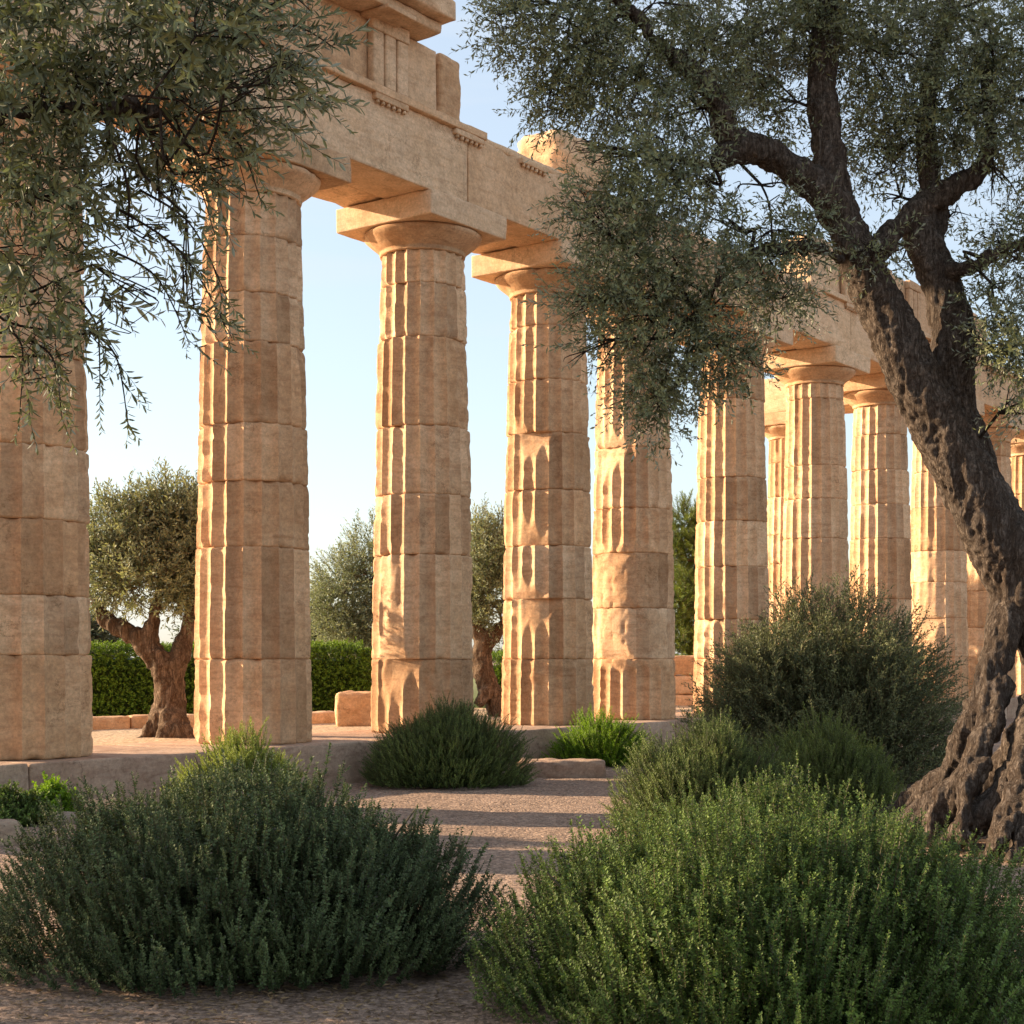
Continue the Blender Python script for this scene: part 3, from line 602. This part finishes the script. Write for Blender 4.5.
crown = [pc(760, 195, 50, 34, 90, -.3), pc(800, 225, 36, 30, 60, -.3), pc(705, 185, 46, 34, 130, -.4), pc(870, 165, 40, 34, 70, .3), pc(900, 250, 34, 24, 40, .5), pc(780, 270, 40, 26, 60, -.5), pc(515, 20, 34, 34, 126, -.5), pc(560, 40, 55, 50, 345, -.6), pc(545, 105, 22, 18, 57, -.5), pc(610, 90, 55, 40, 345, -.5), pc(640, 20, 75, 50, 483, -.4), pc(720, 30, 70, 60, 483, -.2), pc(690, 110, 45, 40, 230, -.4),
         pc(640, 160, 62, 34, 272, -.6), pc(585, 150, 26, 24, 61, -.6), pc(580, 205, 26, 26, 61, -.7), pc(655, 205, 80, 45, 442, -.6), pc(640, 265, 68, 50, 391, -.7), pc(590, 300, 34, 24, 76, -.8), pc(650, 325, 72, 42, 357, -.7), pc(590, 355, 32, 18, 51, -.8), pc(650, 375, 48, 34, 195, -.7), pc(655, 415, 26, 28, 68, -.7),
         pc(715, 300, 50, 50, 255, -.6), pc(735, 355, 30, 34, 93, -.5), pc(700, 360, 36, 30, 102, -.6), pc(725, 235, 52, 46, 221, -.5), pc(785, 300, 28, 22, 69, -.5), pc(780, 225, 36, 34, 124, -.4),
         pc(770, 90, 55, 55, 331, 0.1), pc(800, 20, 70, 55, 524, .1), pc(880, 40, 75, 60, 607, .2), pc(880, 125, 60, 45, 276, .5), pc(950, 110, 70, 60, 524, .2), pc(1000, 40, 80, 70, 634, .2), pc(1010, 170, 60, 60, 455, 0), pc(960, 215, 40, 28, 124, .4), pc(1015, 250, 40, 40, 234, -.1),
         pc(1000, 300, 28, 22, 110, -.2), pc(1015, 345, 36, 26, 207, -.3), pc(990, 350, 26, 14, 69, -.3), pc(890, 190, 34, 30, 82, .7), pc(870, 255, 26, 20, 30, -.3), pc(1022, 405, 18, 14, 33, -.3),
         pc(1100, 100, 90, 90, 579, 0), pc(1090, 240, 70, 70, 331, 0), pc(1200, 160, 90, 90, 441, .2), pc(900, -50, 160, 60, 524, .3), pc(650, -60, 150, 45, 368, -.3), pc(1080, -60, 120, 60, 358, .2),
         pc(900, 20, 140, 70, 524, 1.6, 1.0), pc(1040, 100, 110, 90, 524, 1.5, .9), pc(720, 60, 90, 60, 276, .9, .6)]
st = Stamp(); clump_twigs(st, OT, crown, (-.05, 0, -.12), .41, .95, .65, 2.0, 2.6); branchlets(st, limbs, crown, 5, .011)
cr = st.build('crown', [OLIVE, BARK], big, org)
print('big crown verts', st.n)

# ------------------------------------------------------------------ olive whose boughs hang in at the upper left
lo = np.array([-3.9, 5.4, 0.])
lt = thing('olive_tree', 'dark olive boughs with long narrow leaves hanging in at the upper left corner', 'tree', lo)
LT = []
def w_tube(pts, rad, n=24, seg=12): LT.append((spline(np.array(pts, float), n), np.interp(np.linspace(0, 1, n), np.linspace(0, 1, len(rad)), rad), seg))
w_tube([(-3.9, 5.4, -.1), (-3.95, 5.45, .5), (-3.8, 5.3, 1.2), (-3.6, 5.1, 1.9), (-3.3, 4.9, 2.5)], [.38, .24, .2, .18, .14])
w_tube([(-3.8, 5.3, 1.3), (-4.3, 6.0, 2.0), (-4.9, 6.4, 2.8), (-5.3, 6.8, 3.3)], [.16, .13, .09, .03])
w_tube([(-3.5, 5.0, 2.1), (-2.7, 4.6, 2.55), (-1.9, 4.3, 2.75), (-1.3, 4.1, 2.85), (-.9, 3.95, 2.8)], [.10, .055, .028, .013, .005])
w_tube([(-3.5, 5.1, 2.1), (-2.6, 4.7, 2.55), (-1.9, 4.4, 2.65), (-1.36, 4.2, 2.66)], [.08, .045, .02, .007])
w_tube([(-3.3, 4.9, 2.5), (-2.8, 4.8, 3.1), (-2.2, 4.5, 3.5), (-1.4, 4.2, 3.5)], [.12, .08, .05, .015])
w_tube([(-3.3, 4.9, 2.4), (-2.5, 4.5, 2.3), (-1.8, 4.2, 2.38), (-1.4, 4.1, 2.35)], [.06, .03, .015, .006])
remeshed('trunk', LT, .02, BARK, lt, .02, lo, .3, 8., .03)
ZL = 4.1
lc = [pc(10, 40, 60, 50, 54, .1, Z0=ZL), pc(70, 40, 75, 55, 78, 0, Z0=ZL), pc(150, 30, 70, 45, 66, 0, Z0=ZL), pc(220, 30, 60, 40, 51, -.1, Z0=ZL), pc(275, 55, 34, 26, 16, -.1, Z0=ZL), pc(262, 100, 34, 18, 11, -.1, Z0=ZL), pc(215, 95, 50, 35, 36, 0, Z0=ZL),
      pc(40, 120, 75, 50, 72, 0, Z0=ZL), pc(130, 110, 65, 45, 57, .05, Z0=ZL), pc(190, 140, 45, 30, 25, 0, Z0=ZL), pc(225, 170, 24, 24, 7, 0, Z0=ZL), pc(135, 165, 45, 25, 16, .2, Z0=ZL), pc(110, 195, 40, 25, 12, .2, Z0=ZL), pc(45, 190, 60, 45, 43, 0, Z0=ZL), pc(40, 260, 55, 45, 41, 0, Z0=ZL), pc(170, 195, 28, 24, 6, 0, Z0=ZL),
      pc(105, 260, 28, 35, 10, .1, Z0=ZL), pc(150, 228, 22, 20, 4, 0, Z0=ZL), pc(45, 320, 50, 34, 24, 0, Z0=ZL), pc(95, 320, 18, 28, 4, 0, Z0=ZL), pc(30, 370, 36, 24, 7, 0, Z0=ZL), pc(185, 310, 14, 10, 2, 0, Z0=ZL), pc(160, 300, 26, 12, 3, 0, Z0=ZL), pc(-60, 150, 70, 130, 146, 0, Z0=ZL), pc(100, -50, 170, 45, 172, 0, Z0=ZL)]
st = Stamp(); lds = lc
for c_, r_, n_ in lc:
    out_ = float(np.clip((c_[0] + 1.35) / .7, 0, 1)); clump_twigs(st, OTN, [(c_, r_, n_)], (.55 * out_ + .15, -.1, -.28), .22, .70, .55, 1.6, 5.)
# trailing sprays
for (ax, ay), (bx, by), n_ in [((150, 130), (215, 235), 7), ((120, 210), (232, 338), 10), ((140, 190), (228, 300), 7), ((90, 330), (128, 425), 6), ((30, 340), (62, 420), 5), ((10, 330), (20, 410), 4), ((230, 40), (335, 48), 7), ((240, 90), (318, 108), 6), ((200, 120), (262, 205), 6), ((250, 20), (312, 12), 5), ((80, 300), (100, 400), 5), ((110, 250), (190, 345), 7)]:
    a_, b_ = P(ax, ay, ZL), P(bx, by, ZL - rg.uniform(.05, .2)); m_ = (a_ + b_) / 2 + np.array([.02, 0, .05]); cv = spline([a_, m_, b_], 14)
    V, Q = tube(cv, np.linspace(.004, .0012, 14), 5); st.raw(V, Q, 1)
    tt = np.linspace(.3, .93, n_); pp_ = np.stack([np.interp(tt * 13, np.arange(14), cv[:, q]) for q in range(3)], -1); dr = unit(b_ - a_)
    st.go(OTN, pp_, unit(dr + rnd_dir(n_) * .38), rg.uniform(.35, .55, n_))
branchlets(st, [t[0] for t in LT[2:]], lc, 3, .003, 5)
sh = [((-3.7, 5.9, 2.6), (1.0, .75, .9), 400), ((-4.6, 5.8, 2.9), (1.1, .8, 1.0), 380), ((-4.8, 7.2, 1.15), (.8, .8, .6), 360), ((-3.4, 4.9, 3.3), (1.1, .9, .7), 320), ((-3.9, 7.2, 1.25), (.75, .7, .6), 340), ((-5.2, 7.2, 1.3), (.8, .8, .8), 300), ((-2.4, 4.6, 3.6), (.9, .8, .5), 240), ((-3.3, 5.6, 1.7), (.5, .6, .5), 150)]  # out-of-frame crown clumps, shaped to shade the foreground shrubs
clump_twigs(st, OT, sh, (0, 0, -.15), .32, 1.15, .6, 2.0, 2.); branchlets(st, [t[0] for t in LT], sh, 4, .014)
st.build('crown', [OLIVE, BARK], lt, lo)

# ------------------------------------------------------------------ background olives
def bg_olive(px, py, Zd, zb, crown_px, label, trunks, n=3000, seed=1, far=OLIVE_FAR, group='small olives behind the colonnade', vox=.03, thin=.38):
    o3 = np.array([(px - 512) / F * Zd, Zd, zb]); t = thing('olive_tree', label, 'tree', o3, 0, group)
    TT = []
    for tr in trunks:
        a = np.array(tr, float); w_ = [P(x, y, Zd + dz) for x, y, r, dz in a]; nn = 22
        TT.append((spline(w_, nn), np.interp(np.linspace(0, len(a) - 1, nn), np.arange(len(a)), a[:, 2] * .82 * Zd / F), 12))
    remeshed('trunk', TT, vox, BARK_FAR, t, .05, o3, .22, 7., .03)
    cl = [pc(x, y, rx, ry, int(n * wt), dz, None, Zd) for x, y, rx, ry, wt, dz in crown_px]
    s_ = Stamp(); clump_twigs(s_, OTF, cl, (0, 0, .35), thin, 1.0, .5, 1.9, 1.6); branchlets(s_, [q[0] for q in TT], cl, 4, .02)
    s_.build('crown', [far, BARK_FAR], t, o3); return t
bg_olive(168, 742, 18.7, .38, [(120, 545, 45, 42, .26, 0), (165, 530, 40, 40, .22, .1), (200, 550, 38, 45, .24, 0), (150, 575, 50, 34, .2, -.2), (105, 575, 30, 34, .12, 0), (185, 590, 40, 24, .12, 0), (165, 500, 14, 20, .04, 0), (130, 510, 16, 22, .05, 0), (195, 508, 14, 22, .04, 0), (215, 580, 30, 30, .1, .4)],
         'small olive with forked flared trunk between the two left columns',
         [[(166, 745, 30, 0), (168, 722, 21, 0), (170, 700, 17, 0), (166, 672, 15, 0), (150, 650, 12, 0), (128, 632, 10, 0), (108, 622, 8, .1), (92, 600, 6, .2)], [(168, 690, 13, 0), (178, 660, 12, 0), (188, 632, 9, 0), (196, 600, 6, 0), (198, 570, 3, 0)], [(152, 652, 10, 0), (150, 630, 8, 0), (158, 600, 6, 0), (165, 560, 3, 0)],
          [(160, 715, 10, -.1), (150, 732, 8, -.2), (138, 742, 4, -.3)], [(176, 715, 10, -.1), (186, 732, 8, -.25), (194, 742, 4, -.3)], [(168, 715, 10, -.15), (166, 735, 9, -.35), (160, 744, 4, -.45)], [(172, 715, 10, -.15), (178, 735, 8, -.35), (184, 745, 4, -.4)]], 3000)
bg_olive(400, 715, 29, .25, [(345, 590, 30, 40, .25, 0), (372, 560, 26, 38, .2, 0), (400, 570, 40, 50, .3, 0), (350, 630, 34, 26, .2, 0), (430, 590, 34, 44, .2, 0), (325, 605, 14, 24, .06, 0), (395, 635, 40, 26, .2, 0)],
         'olive with pale rounded crown showing left of the third column', [[(402, 712, 16, 0), (402, 680, 10, 0), (390, 655, 8, 0), (370, 635, 6, 0), (355, 620, 4, 0)], [(402, 675, 8, 0), (412, 650, 7, 0), (425, 620, 4, 0)]], 3600, vox=.035)
bg_olive(494, 720, 25.3, .33, [(488, 570, 24, 42, .34, 0), (515, 580, 30, 44, .34, .2), (495, 605, 30, 26, .25, 0), (470, 600, 20, 34, .16, .1), (480, 535, 10, 18, .05, 0), (500, 530, 8, 16, .04, 0), (545, 590, 24, 36, .18, .3)],
         'olive with bent reddish trunk squeezed between the third and fourth columns', [[(506, 726, 19, 0), (499, 706, 14, 0), (490, 690, 12, 0), (482, 668, 11, 0), (484, 645, 10, 0), (498, 630, 9, 0), (512, 618, 7, 0), (520, 600, 4, 0)], [(484, 645, 8, 0), (476, 625, 6, 0), (474, 600, 4, 0)], [(488, 690, 8, -.1), (478, 705, 5, -.2)]], 2400)
for x, y0, r, Zd, lb in [(95, 605, 34, 42, 'hazy grey green tree above the hedge near the left column'), (235, 600, 50, 46, 'distant grey tree hidden behind the second column'), (318, 595, 15, 40, 'distant dark tree peeping over the hedge beside the second column'), (335, 640, 30, 38, 'low dark tree just above the end of the hedge'), (850, 575, 24, 55, 'slim distant tree seen in the slit right of the open capital column'), (930, 600, 60, 58, 'distant tree screened by the grey green bush'), (560, 620, 70, 60, 'distant tree behind the scarred columns')]:
    base = np.array([(x - 512) / F * Zd, Zd, .0]); t = thing('background_tree', lb, 'tree', base, 0, 'distant trees behind the temple')
    k = Zd / F; topz = P(x, y0, Zd)[2]; rr = r * k
    remeshed('trunk', [(spline([base + [0, 0, -.2], base + [.1, 0, .8], base + [0, .1, max(1.2, topz * .7)]], 12), np.linspace(.22, .09, 12), 8)], .07, BARK_FAR, t, .03, base)
    cl = [(np.array([base[0] + rg.uniform(-.6, .6) * rr, base[1] + rg.uniform(-.4, .4) * rr, topz * rg.uniform(.45, .78)]), np.array([rr * .6, rr * .6, topz * .22]), 170) for _ in range(7)]
    s_ = Stamp(); clump_twigs(s_, OTF, cl, (0, 0, .3), .2, 1.7, .6, 1.8, 1.); s_.build('crown', [FARG, BARK_FAR], t, base)
# pine
PT = [shoot(.28, 34, .09, .012, .75, .006, False, True, .1, .2, ragged=.3) for _ in range(4)]
pz = 38.0; pb = np.array([P(700, 700, pz)[0], pz, .1]); pt_ = thing('pine_tree', 'dark green pine filling the gap between the worn and the sixth column', 'tree', pb)
remeshed('trunk', [(spline([pb + [0, 0, -.2], pb + [.1, 0, 2], pb + [0, 0, 5]], 16), np.linspace(.3, .06, 16), 10)], .06, BARK_FAR, pt_, .04, pb)
cl = []
for x, y, rx, ry, nn in [(690, 520, 20, 16, 200), (680, 540, 22, 14, 200), (700, 550, 30, 20, 260), (682, 572, 22, 12, 200), (690, 590, 26, 14, 260), (680, 608, 22, 12, 220), (700, 620, 30, 16, 240), (685, 640, 24, 12, 220), (700, 655, 34, 16, 240), (715, 590, 34, 30, 300), (676, 556, 9, 9, 60), (676, 625, 12, 10, 90)]: cl.append(pc(x, y, rx, ry, nn, rg.uniform(-.5, .5), None, pz))
s_ = Stamp(); clump_twigs(s_, PT, cl, (0, -.2, .45), .2, 1.1, .5, 1.6, 1.3); branchlets(s_, [np.array([pb + [0, 0, q * .4] for q in range(12)])], cl, 2, .03); s_.build('crown', [PINE, BARK_FAR], pt_, pb)

# ------------------------------------------------------------------ hedge, wall, low walls, stones
def hedge(x0, x1, Za, Zb, ztop, zb, label, depth=1.1):
    a = P(x0, 700, Za); b = P(x1, 700, Zb); d = unit((b - a)[:2] * 1.0); nn = np.array([d[1], -d[0]]); ln = np.linalg.norm((b - a)[:2]); org_ = np.array([*(a[:2]), zb])
    t = thing('hedge', label, 'hedge', org_); s_ = Stamp(); n_ = int(ln * 1500)
    tp = [shoot(.10, 9, .045, .026, .9, .002, False, True, .1, .3) for _ in range(5)]
    u = rg.uniform(0, ln, n_); f = rg.uniform(0, 1, n_); q = rg.integers(0, 3, n_)
    bump_ = (fbm(np.stack([u * 1.3, f * 3, u * 0], -1), 2) - .5) * .2
    z = np.where(q < 2, zb + f * (ztop - zb), ztop + bump_ * .6 + rg.normal(0, .03, n_)); v = np.where(q < 2, bump_ - rg.exponential(.05, n_), -f * depth)
    p = np.column_stack([a[0] + d[0] * u + nn[0] * v, a[1] + d[1] * u + nn[1] * v, z])
    # far end face
    m_ = int(n_ * .12); ue = np.full(m_, ln) + rg.normal(0, .05, m_); ve = -rg.uniform(0, depth, m_); ze = rg.uniform(zb, ztop, m_)
    p = np.vstack([p, np.column_stack([a[0] + d[0] * ue + nn[0] * ve, a[1] + d[1] * ue + nn[1] * ve, ze])])
    nrm = np.vstack([np.where((q < 2)[:, None], np.array([[nn[0], nn[1], .25]]), np.array([[0, 0, 1.]])), np.tile([[d[0], d[1], .2]], (m_, 1))])
    s_.go(tp, p, unit(nrm + rnd_dir(len(p)) * .6), rg.uniform(.7, 1.2, len(p)))
    o = s_.build('foliage', [HEDGE, STEM], t, org_)
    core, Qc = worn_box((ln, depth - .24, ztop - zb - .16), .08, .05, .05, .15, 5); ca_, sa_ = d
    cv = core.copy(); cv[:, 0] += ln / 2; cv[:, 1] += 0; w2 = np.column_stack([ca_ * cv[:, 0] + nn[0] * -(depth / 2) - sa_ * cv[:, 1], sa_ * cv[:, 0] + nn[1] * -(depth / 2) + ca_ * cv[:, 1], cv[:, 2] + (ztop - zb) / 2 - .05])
    mesh_np('light_block_core', w2, Qc, HEDGE, None, True, t, tint=np.full(len(w2), .0))  # solid box in the darkest leaf tone, added to block light through the hedge
hedge(20, 366, 24.0, 25.0, 1.50, .30, 'clipped green hedge running behind the left columns')
hedge(496, 560, 30, 31, 1.35, .25, 'short bright hedge glimpsed beside the bent olive trunk')
def wallrow(name, label, x0, x1, Za, Zb, zb, h, dep, n, mat=STONE, courses=1, seed=1):
    a = P(x0, 700, Za)[:2]; b = P(x1, 700, Zb)[:2]; ln = np.linalg.norm(b - a); an = math.atan2(*(b - a)[::-1])
    t = thing(name, label, 'low wall' if courses == 1 else 'wall', (*a, zb), an)
    for c in range(courses):
        cuts = np.linspace(0, ln, n + 1) + rg.uniform(-.1, .1, n + 1) * ln / n
        for q in range(n):
            block('wall_stone', (cuts[q + 1] - cuts[q] - .015, dep * rg.uniform(.92, 1.05), h / courses - .008), ((cuts[q] + cuts[q + 1]) / 2, 0, h / courses * (c + .5)), t, mat, bev=.035, amp=.02, chip=.06, seed=seed + c * 20 + q, res=.06)
wallrow('low_stone_kerb', 'rough low stone kerb in front of the hedge', 10, 336, 20.2, 23.0, .33, .27, .35, 6, STONE, 1, 700)
wallrow('stone_wall', 'three course block wall behind the gap with the pine', 660, 760, 31, 31.5, .25, 1.18, .5, 3, STONE, 3, 720)
wallrow('distant_stone_wall', 'far grey wall stub seen past the end of the hedge', 362, 390, 33, 33, .2, 1.15, .4, 1, ROCK, 2, 740)
p = P(358, 728, 22.0); V, Q = worn_box((.72, .6, .52), .07, .03, .08, .04, 760); V[:, 2] += .26
tag(mesh_np('cut_stone_block', V, Q, STONE, None, True, None, (p[0] + .05, 22.0, .385), None, .1), 'squared stone block sitting on the kerb left of the third column', 'stone block')
# fallen slabs and rocks in front of the step
def rock(g, dim, label, seed, rz=0, mat=ROCK, name='rock', **kw):
    kw = dict(dict(bev=.07, amp=.035, chip=.09, res=.035), **kw); V, Q = worn_box(dim, seed=seed, **kw); V[:, 2] += dim[2] * .36
    return tag(mesh_np(name, V, Q, mat, None, True, None, (g[0], g[1], -.01), None, rz), label, 'rock')
rock(G(560, 776), (1.05, .45, .24), 'flat weathered kerb slab between the rosemary and the lime green shrub', 801, .06, STONE_STEP, 'kerb_slab', bev=.05)
rock(G(6, 845) + [-.08, 0, 0], (.40, .3, .22), 'grey rough rock in front of the bright plant at the left edge', 802, .5)
rock(G(98, 812), (.42, .28, .14), 'pale flat stone peeking over the dark shrub', 803, .2, STONE)
rock(G(55, 824), (.35, .3, .12), 'low brownish stone beside the pale flat one', 804, .9)
rock(G(905, 803), (.16, .12, .09), 'small stone near the olive roots', 805, .9)

# ------------------------------------------------------------------ shrubs
def dome(g, rx, ry, h, n, tpl, mats, name, label, mounds=9, up=.9, jit=.16, sc=1.0, thin=.3, cat='shrub', group=None, lay=(.66, 1.0), nf=4., stems=26, out=.55, fall=.62):
    g = np.array([g[0], g[1], 0.]); t = thing(name, label, cat, g, 0, group); s_ = Stamp()
    # sub-mounds give an uneven outline
    M = []
    for k in range(mounds):
        a = k * 2.39996 + rg.uniform(-.3, .3); rr = .64 * math.sqrt((k + .3) / mounds)
        M.append((rr * math.cos(a), rr * math.sin(a), rg.uniform(.36, .50), rg.uniform(.78, 1.06) * (1 - fall * rr ** 2)))
    M.append((0, 0, .5, 1.0))
    per = int(n / len(M) * 1.25)
    tpl_len = np.mean([x[0][:, 2].max() for x in tpl]) * sc
    P_, D_ = [], []
    for mx, my, mr, mh in M:
        d = rnd_dir(per); d[:, 2] = np.abs(d[:, 2]) * .95; d = unit(d)
        rad = lay[0] + (lay[1] - lay[0]) * rg.uniform(0, 1, per) ** .6
        bulge = np.where(d[:, 2] < .45, 1.0 / np.maximum(np.sqrt(1 - d[:, 2] ** 2), .5), 1.0) * (1 - .22 * np.clip(.22 - d[:, 2], 0, 1) / .22)
        x = mx + d[:, 0] * mr * rad * bulge; y = my + d[:, 1] * mr * rad * bulge; z = d[:, 2] * mh * rad
        p = np.column_stack([x * rx, y * ry, z * h - tpl_len * .5])
        low = np.clip(1 - d[:, 2] * 1.6, 0, 1)
        ox, oy = x * out + d[:, 0] * out * .35 * (1 + low), y * out + d[:, 1] * out * .35 * (1 + low)
        dd = unit(np.column_stack([ox, oy, up * (1 - .25 * low)]) + rnd_dir(per) * jit)
        P_.append(p); D_.append(dd)
    p = np.vstack(P_); dd = np.vstack(D_)
    e = (p[:, 0] / rx) ** 2 + (p[:, 1] / ry) ** 2; keep = (e < 1.0) & (fbm(p * nf / max(h, .5) + g, 2) > thin) & ((p[:, 2] > -.02) | (rg.uniform(0, 1, len(p)) < .6))
    p = p[keep]; dd = dd[keep]; p[:, 2] = np.maximum(p[:, 2], .01)
    s_.go(tpl, p + g, dd, sc * rg.uniform(.75, 1.3, len(p)) * np.where(rg.uniform(0, 1, len(p)) < .06, 1.35, 1))
    for k in range(stems):
        a = rg.uniform(0, 6.28); r_ = rg.uniform(.3, .8); e_ = g + [r_ * rx * math.cos(a), r_ * ry * math.sin(a), h * rg.uniform(.4, .75)]; b_ = g + [.12 * rx * math.cos(a), .12 * ry * math.sin(a), -.02]
        V, Q = tube(spline([b_, (b_ + e_) / 2 + [0, 0, -.08], e_], 8), np.linspace(.014, .004, 8), 5); s_.raw(V, Q, 1)
    s_.build('foliage', mats, t, g); print(name, len(p), s_.n); return t
TA_ = [shoot(.145, 46, .0185, .0115, 1.25, .0018, False, False, .16, .35, ragged=.4, side=1) for _ in range(7)]
TB_ = [shoot(.165, 48, .0185, .0115, 1.3, .0018, False, False, .12, .35, ragged=.4, side=1) for _ in range(7)]
TC_ = [shoot(.145, 38, .022, .0068, .95, .002, False, True, .12, .3, ragged=.3) for _ in range(6)]
TD_ = [shoot(.20, 26, .040, .012, .75, .002, False, True, .12, .3, ragged=.25) for _ in range(6)]
TL_ = [shoot(.12, 16, .034, .026, 1.0, .002, False, False, .15, .2, ragged=.4, side=1) for _ in range(5)]
TE_ = [shoot(.34, 26, .045, .014, .85, .003, False, False, .3, .3, ragged=.35, side=2) for _ in range(6)]
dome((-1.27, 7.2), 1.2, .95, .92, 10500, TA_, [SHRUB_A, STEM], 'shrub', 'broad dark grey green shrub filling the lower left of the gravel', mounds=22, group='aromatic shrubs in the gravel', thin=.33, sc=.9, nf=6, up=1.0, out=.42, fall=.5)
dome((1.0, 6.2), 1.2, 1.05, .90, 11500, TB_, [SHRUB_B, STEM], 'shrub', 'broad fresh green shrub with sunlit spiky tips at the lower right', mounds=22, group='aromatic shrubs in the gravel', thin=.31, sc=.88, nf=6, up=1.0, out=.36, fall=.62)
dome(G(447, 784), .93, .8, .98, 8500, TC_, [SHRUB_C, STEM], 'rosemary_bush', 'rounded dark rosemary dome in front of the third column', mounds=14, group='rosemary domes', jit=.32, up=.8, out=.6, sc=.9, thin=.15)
dome(G(245, 835), .58, .5, .88, 3600, TC_, [SHRUB_F, STEM], 'rosemary_bush', 'small sunlit bush peeking over the dark shrub below the second column', mounds=5, group='rosemary domes', jit=.32, up=.9, out=.6, sc=.9, thin=.15)
dome(G(600, 765), .74, .6, .70, 1500, TD_, [SHRUB_D, STEM], 'shrub', 'bright lime green shrub at the foot of the scarred columns', mounds=7, group='low bright shrubs', up=.8, out=.8, sc=.85, thin=.15)
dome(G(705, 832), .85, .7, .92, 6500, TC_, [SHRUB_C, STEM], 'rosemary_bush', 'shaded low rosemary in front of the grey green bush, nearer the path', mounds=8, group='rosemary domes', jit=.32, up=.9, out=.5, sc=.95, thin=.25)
dome(G(826, 822), .74, .6, .90, 5600, TC_, [SHRUB_G, STEM], 'rosemary_bush', 'rosemary tinted sunlit yellow green beside the olive roots', mounds=11, group='rosemary domes', jit=.32, up=1.0, out=.4, sc=.95, thin=.25)
dome((P(825, 700, 17.6)[0], 17.6), 1.55, 1.3, 2.30, 4600, TE_, [SHRUB_E, STEM], 'large_bush', 'tall feathery grey green bush hiding the column bases', mounds=13, cat='bush', up=.8, out=.8, sc=1.05, thin=.25, nf=5, stems=40)
dome(G(52, 822), .27, .26, .36, 520, TL_, [SHRUB_D, STEM], 'leafy_plant', 'sunlit lime plant against the stone step at the left', cat='plant', mounds=4, group='low bright shrubs', sc=.8, thin=.0, stems=5)
dome(G(2, 828), .40, .3, .36, 560, TL_, [SHRUB_B, STEM], 'leafy_plant', 'dark green leafy plant cut by the left edge', cat='plant', mounds=4, group='low bright shrubs', sc=.8, thin=.0, stems=5)
dome((P(700, 700, 24)[0], 24.0), .35, .3, .6, 240, TE_, [SHRUB_E, STEM], 'wild_plant', 'thin wild sprig against the block wall by the tall bush', cat='plant', mounds=3, sc=.7, thin=0, stems=4)

# ------------------------------------------------------------------ gravel and litter
def scatter(n, xr, yr, dens=None):
    x = rg.uniform(*xr, n); y = yr[0] + (yr[1] - yr[0]) * rg.uniform(0, 1, n) ** 1.7; p = np.column_stack([x, y, np.zeros(n)]); 
    k = x < (y * .36 + .3); k &= x > -(y * .36 + .3); p = p[k]; p[:, 2] = gh(p); return p
p = scatter(60000, (-4, 5), (4.3, 15)); n_ = len(p)
oc = np.array([(1, 0, 0), (0, 1, 0), (-1, 0, 0), (0, -1, 0), (.0, 0, .7), (0, 0, -.7)], float); tq = []
for _ in range(6):
    v = oc * rg.uniform(.7, 1.3, (6, 1)); tq.append((v, np.array([[0, 1, 4, 4], [1, 2, 4, 4], [2, 3, 4, 4], [3, 0, 4, 4]]), np.zeros(4, int), np.full(6, .5)))
def tri_stamp(name, p, size, mats, kind='stuff'):
    V = []; F_ = []; n0 = 0; idx = rg.integers(0, 6, len(p)); a = rg.uniform(0, 6.28, len(p))
    base = np.stack([tq[i][0] for i in range(6)])[idx]; c, s_ = np.cos(a)[:, None], np.sin(a)[:, None]
    W = np.stack([c * base[:, :, 0] - s_ * base[:, :, 1], s_ * base[:, :, 0] + c * base[:, :, 1], base[:, :, 2]], -1) * size[:, None, None] + p[:, None]
    W = W.reshape(-1, 3); tf = np.array([[0, 1, 4], [1, 2, 4], [2, 3, 4], [3, 0, 4]]); T3 = (tf[None] + (np.arange(len(p)) * 6)[:, None, None]).reshape(-1, 3)
    me = bpy.data.meshes.new(name); me.vertices.add(len(W)); me.vertices.foreach_set('co', W.astype(np.float32).ravel()); me.loops.add(T3.size); me.loops.foreach_set('vertex_index', T3.astype(np.int32).ravel())
    me.polygons.add(len(T3)); me.polygons.foreach_set('loop_start', np.arange(len(T3), dtype=np.int32) * 3)
    me.materials.append(mats); me.update(calc_edges=True); o = bpy.data.objects.new(name, me); C.objects.link(o); return tag(o, kind=kind)
tri_stamp('gravel', p, rg.uniform(.0025, .0085, n_) * np.where(rg.uniform(0, 1, n_) < .05, 2.0, 1) * np.where(rg.uniform(0, 1, n_) < .006, 2.6, 1), PEB)
# dry leaves round the roots and under the shrubs
n_ = 8500; c_ = [(3.55, 10.9, 1.0, 1.0), (-1.1, 6.4, 1.3, .5), (.8, 5.3, 1.3, .5), (-.2, 7.5, 1., 1.5), (2.9, 11.6, .8, .8)]
st = Stamp(); lt_ = [(*leaf(.05, .013, np.zeros(3), np.array([1., 0, .12]), np.array([0, 0, 1.]) + rg.normal(0, .25, 3)), np.zeros(1, int), np.full(4, .5)) for _ in range(6)]
for x, y, a_, b_ in c_:
    m_ = n_ // len(c_); q = np.column_stack([x + rg.normal(0, a_ * .6, m_), y + rg.normal(0, b_ * .6, m_), np.zeros(m_)]); q[:, 2] = gh(q) + .006
    st.go(lt_, q, unit(np.array([[0, 0, 1.]]) + rnd_dir(m_) * .25), rg.uniform(.4, 1.0, m_), .3)
tag(st.build('leaf_litter', LITTER), kind='stuff')
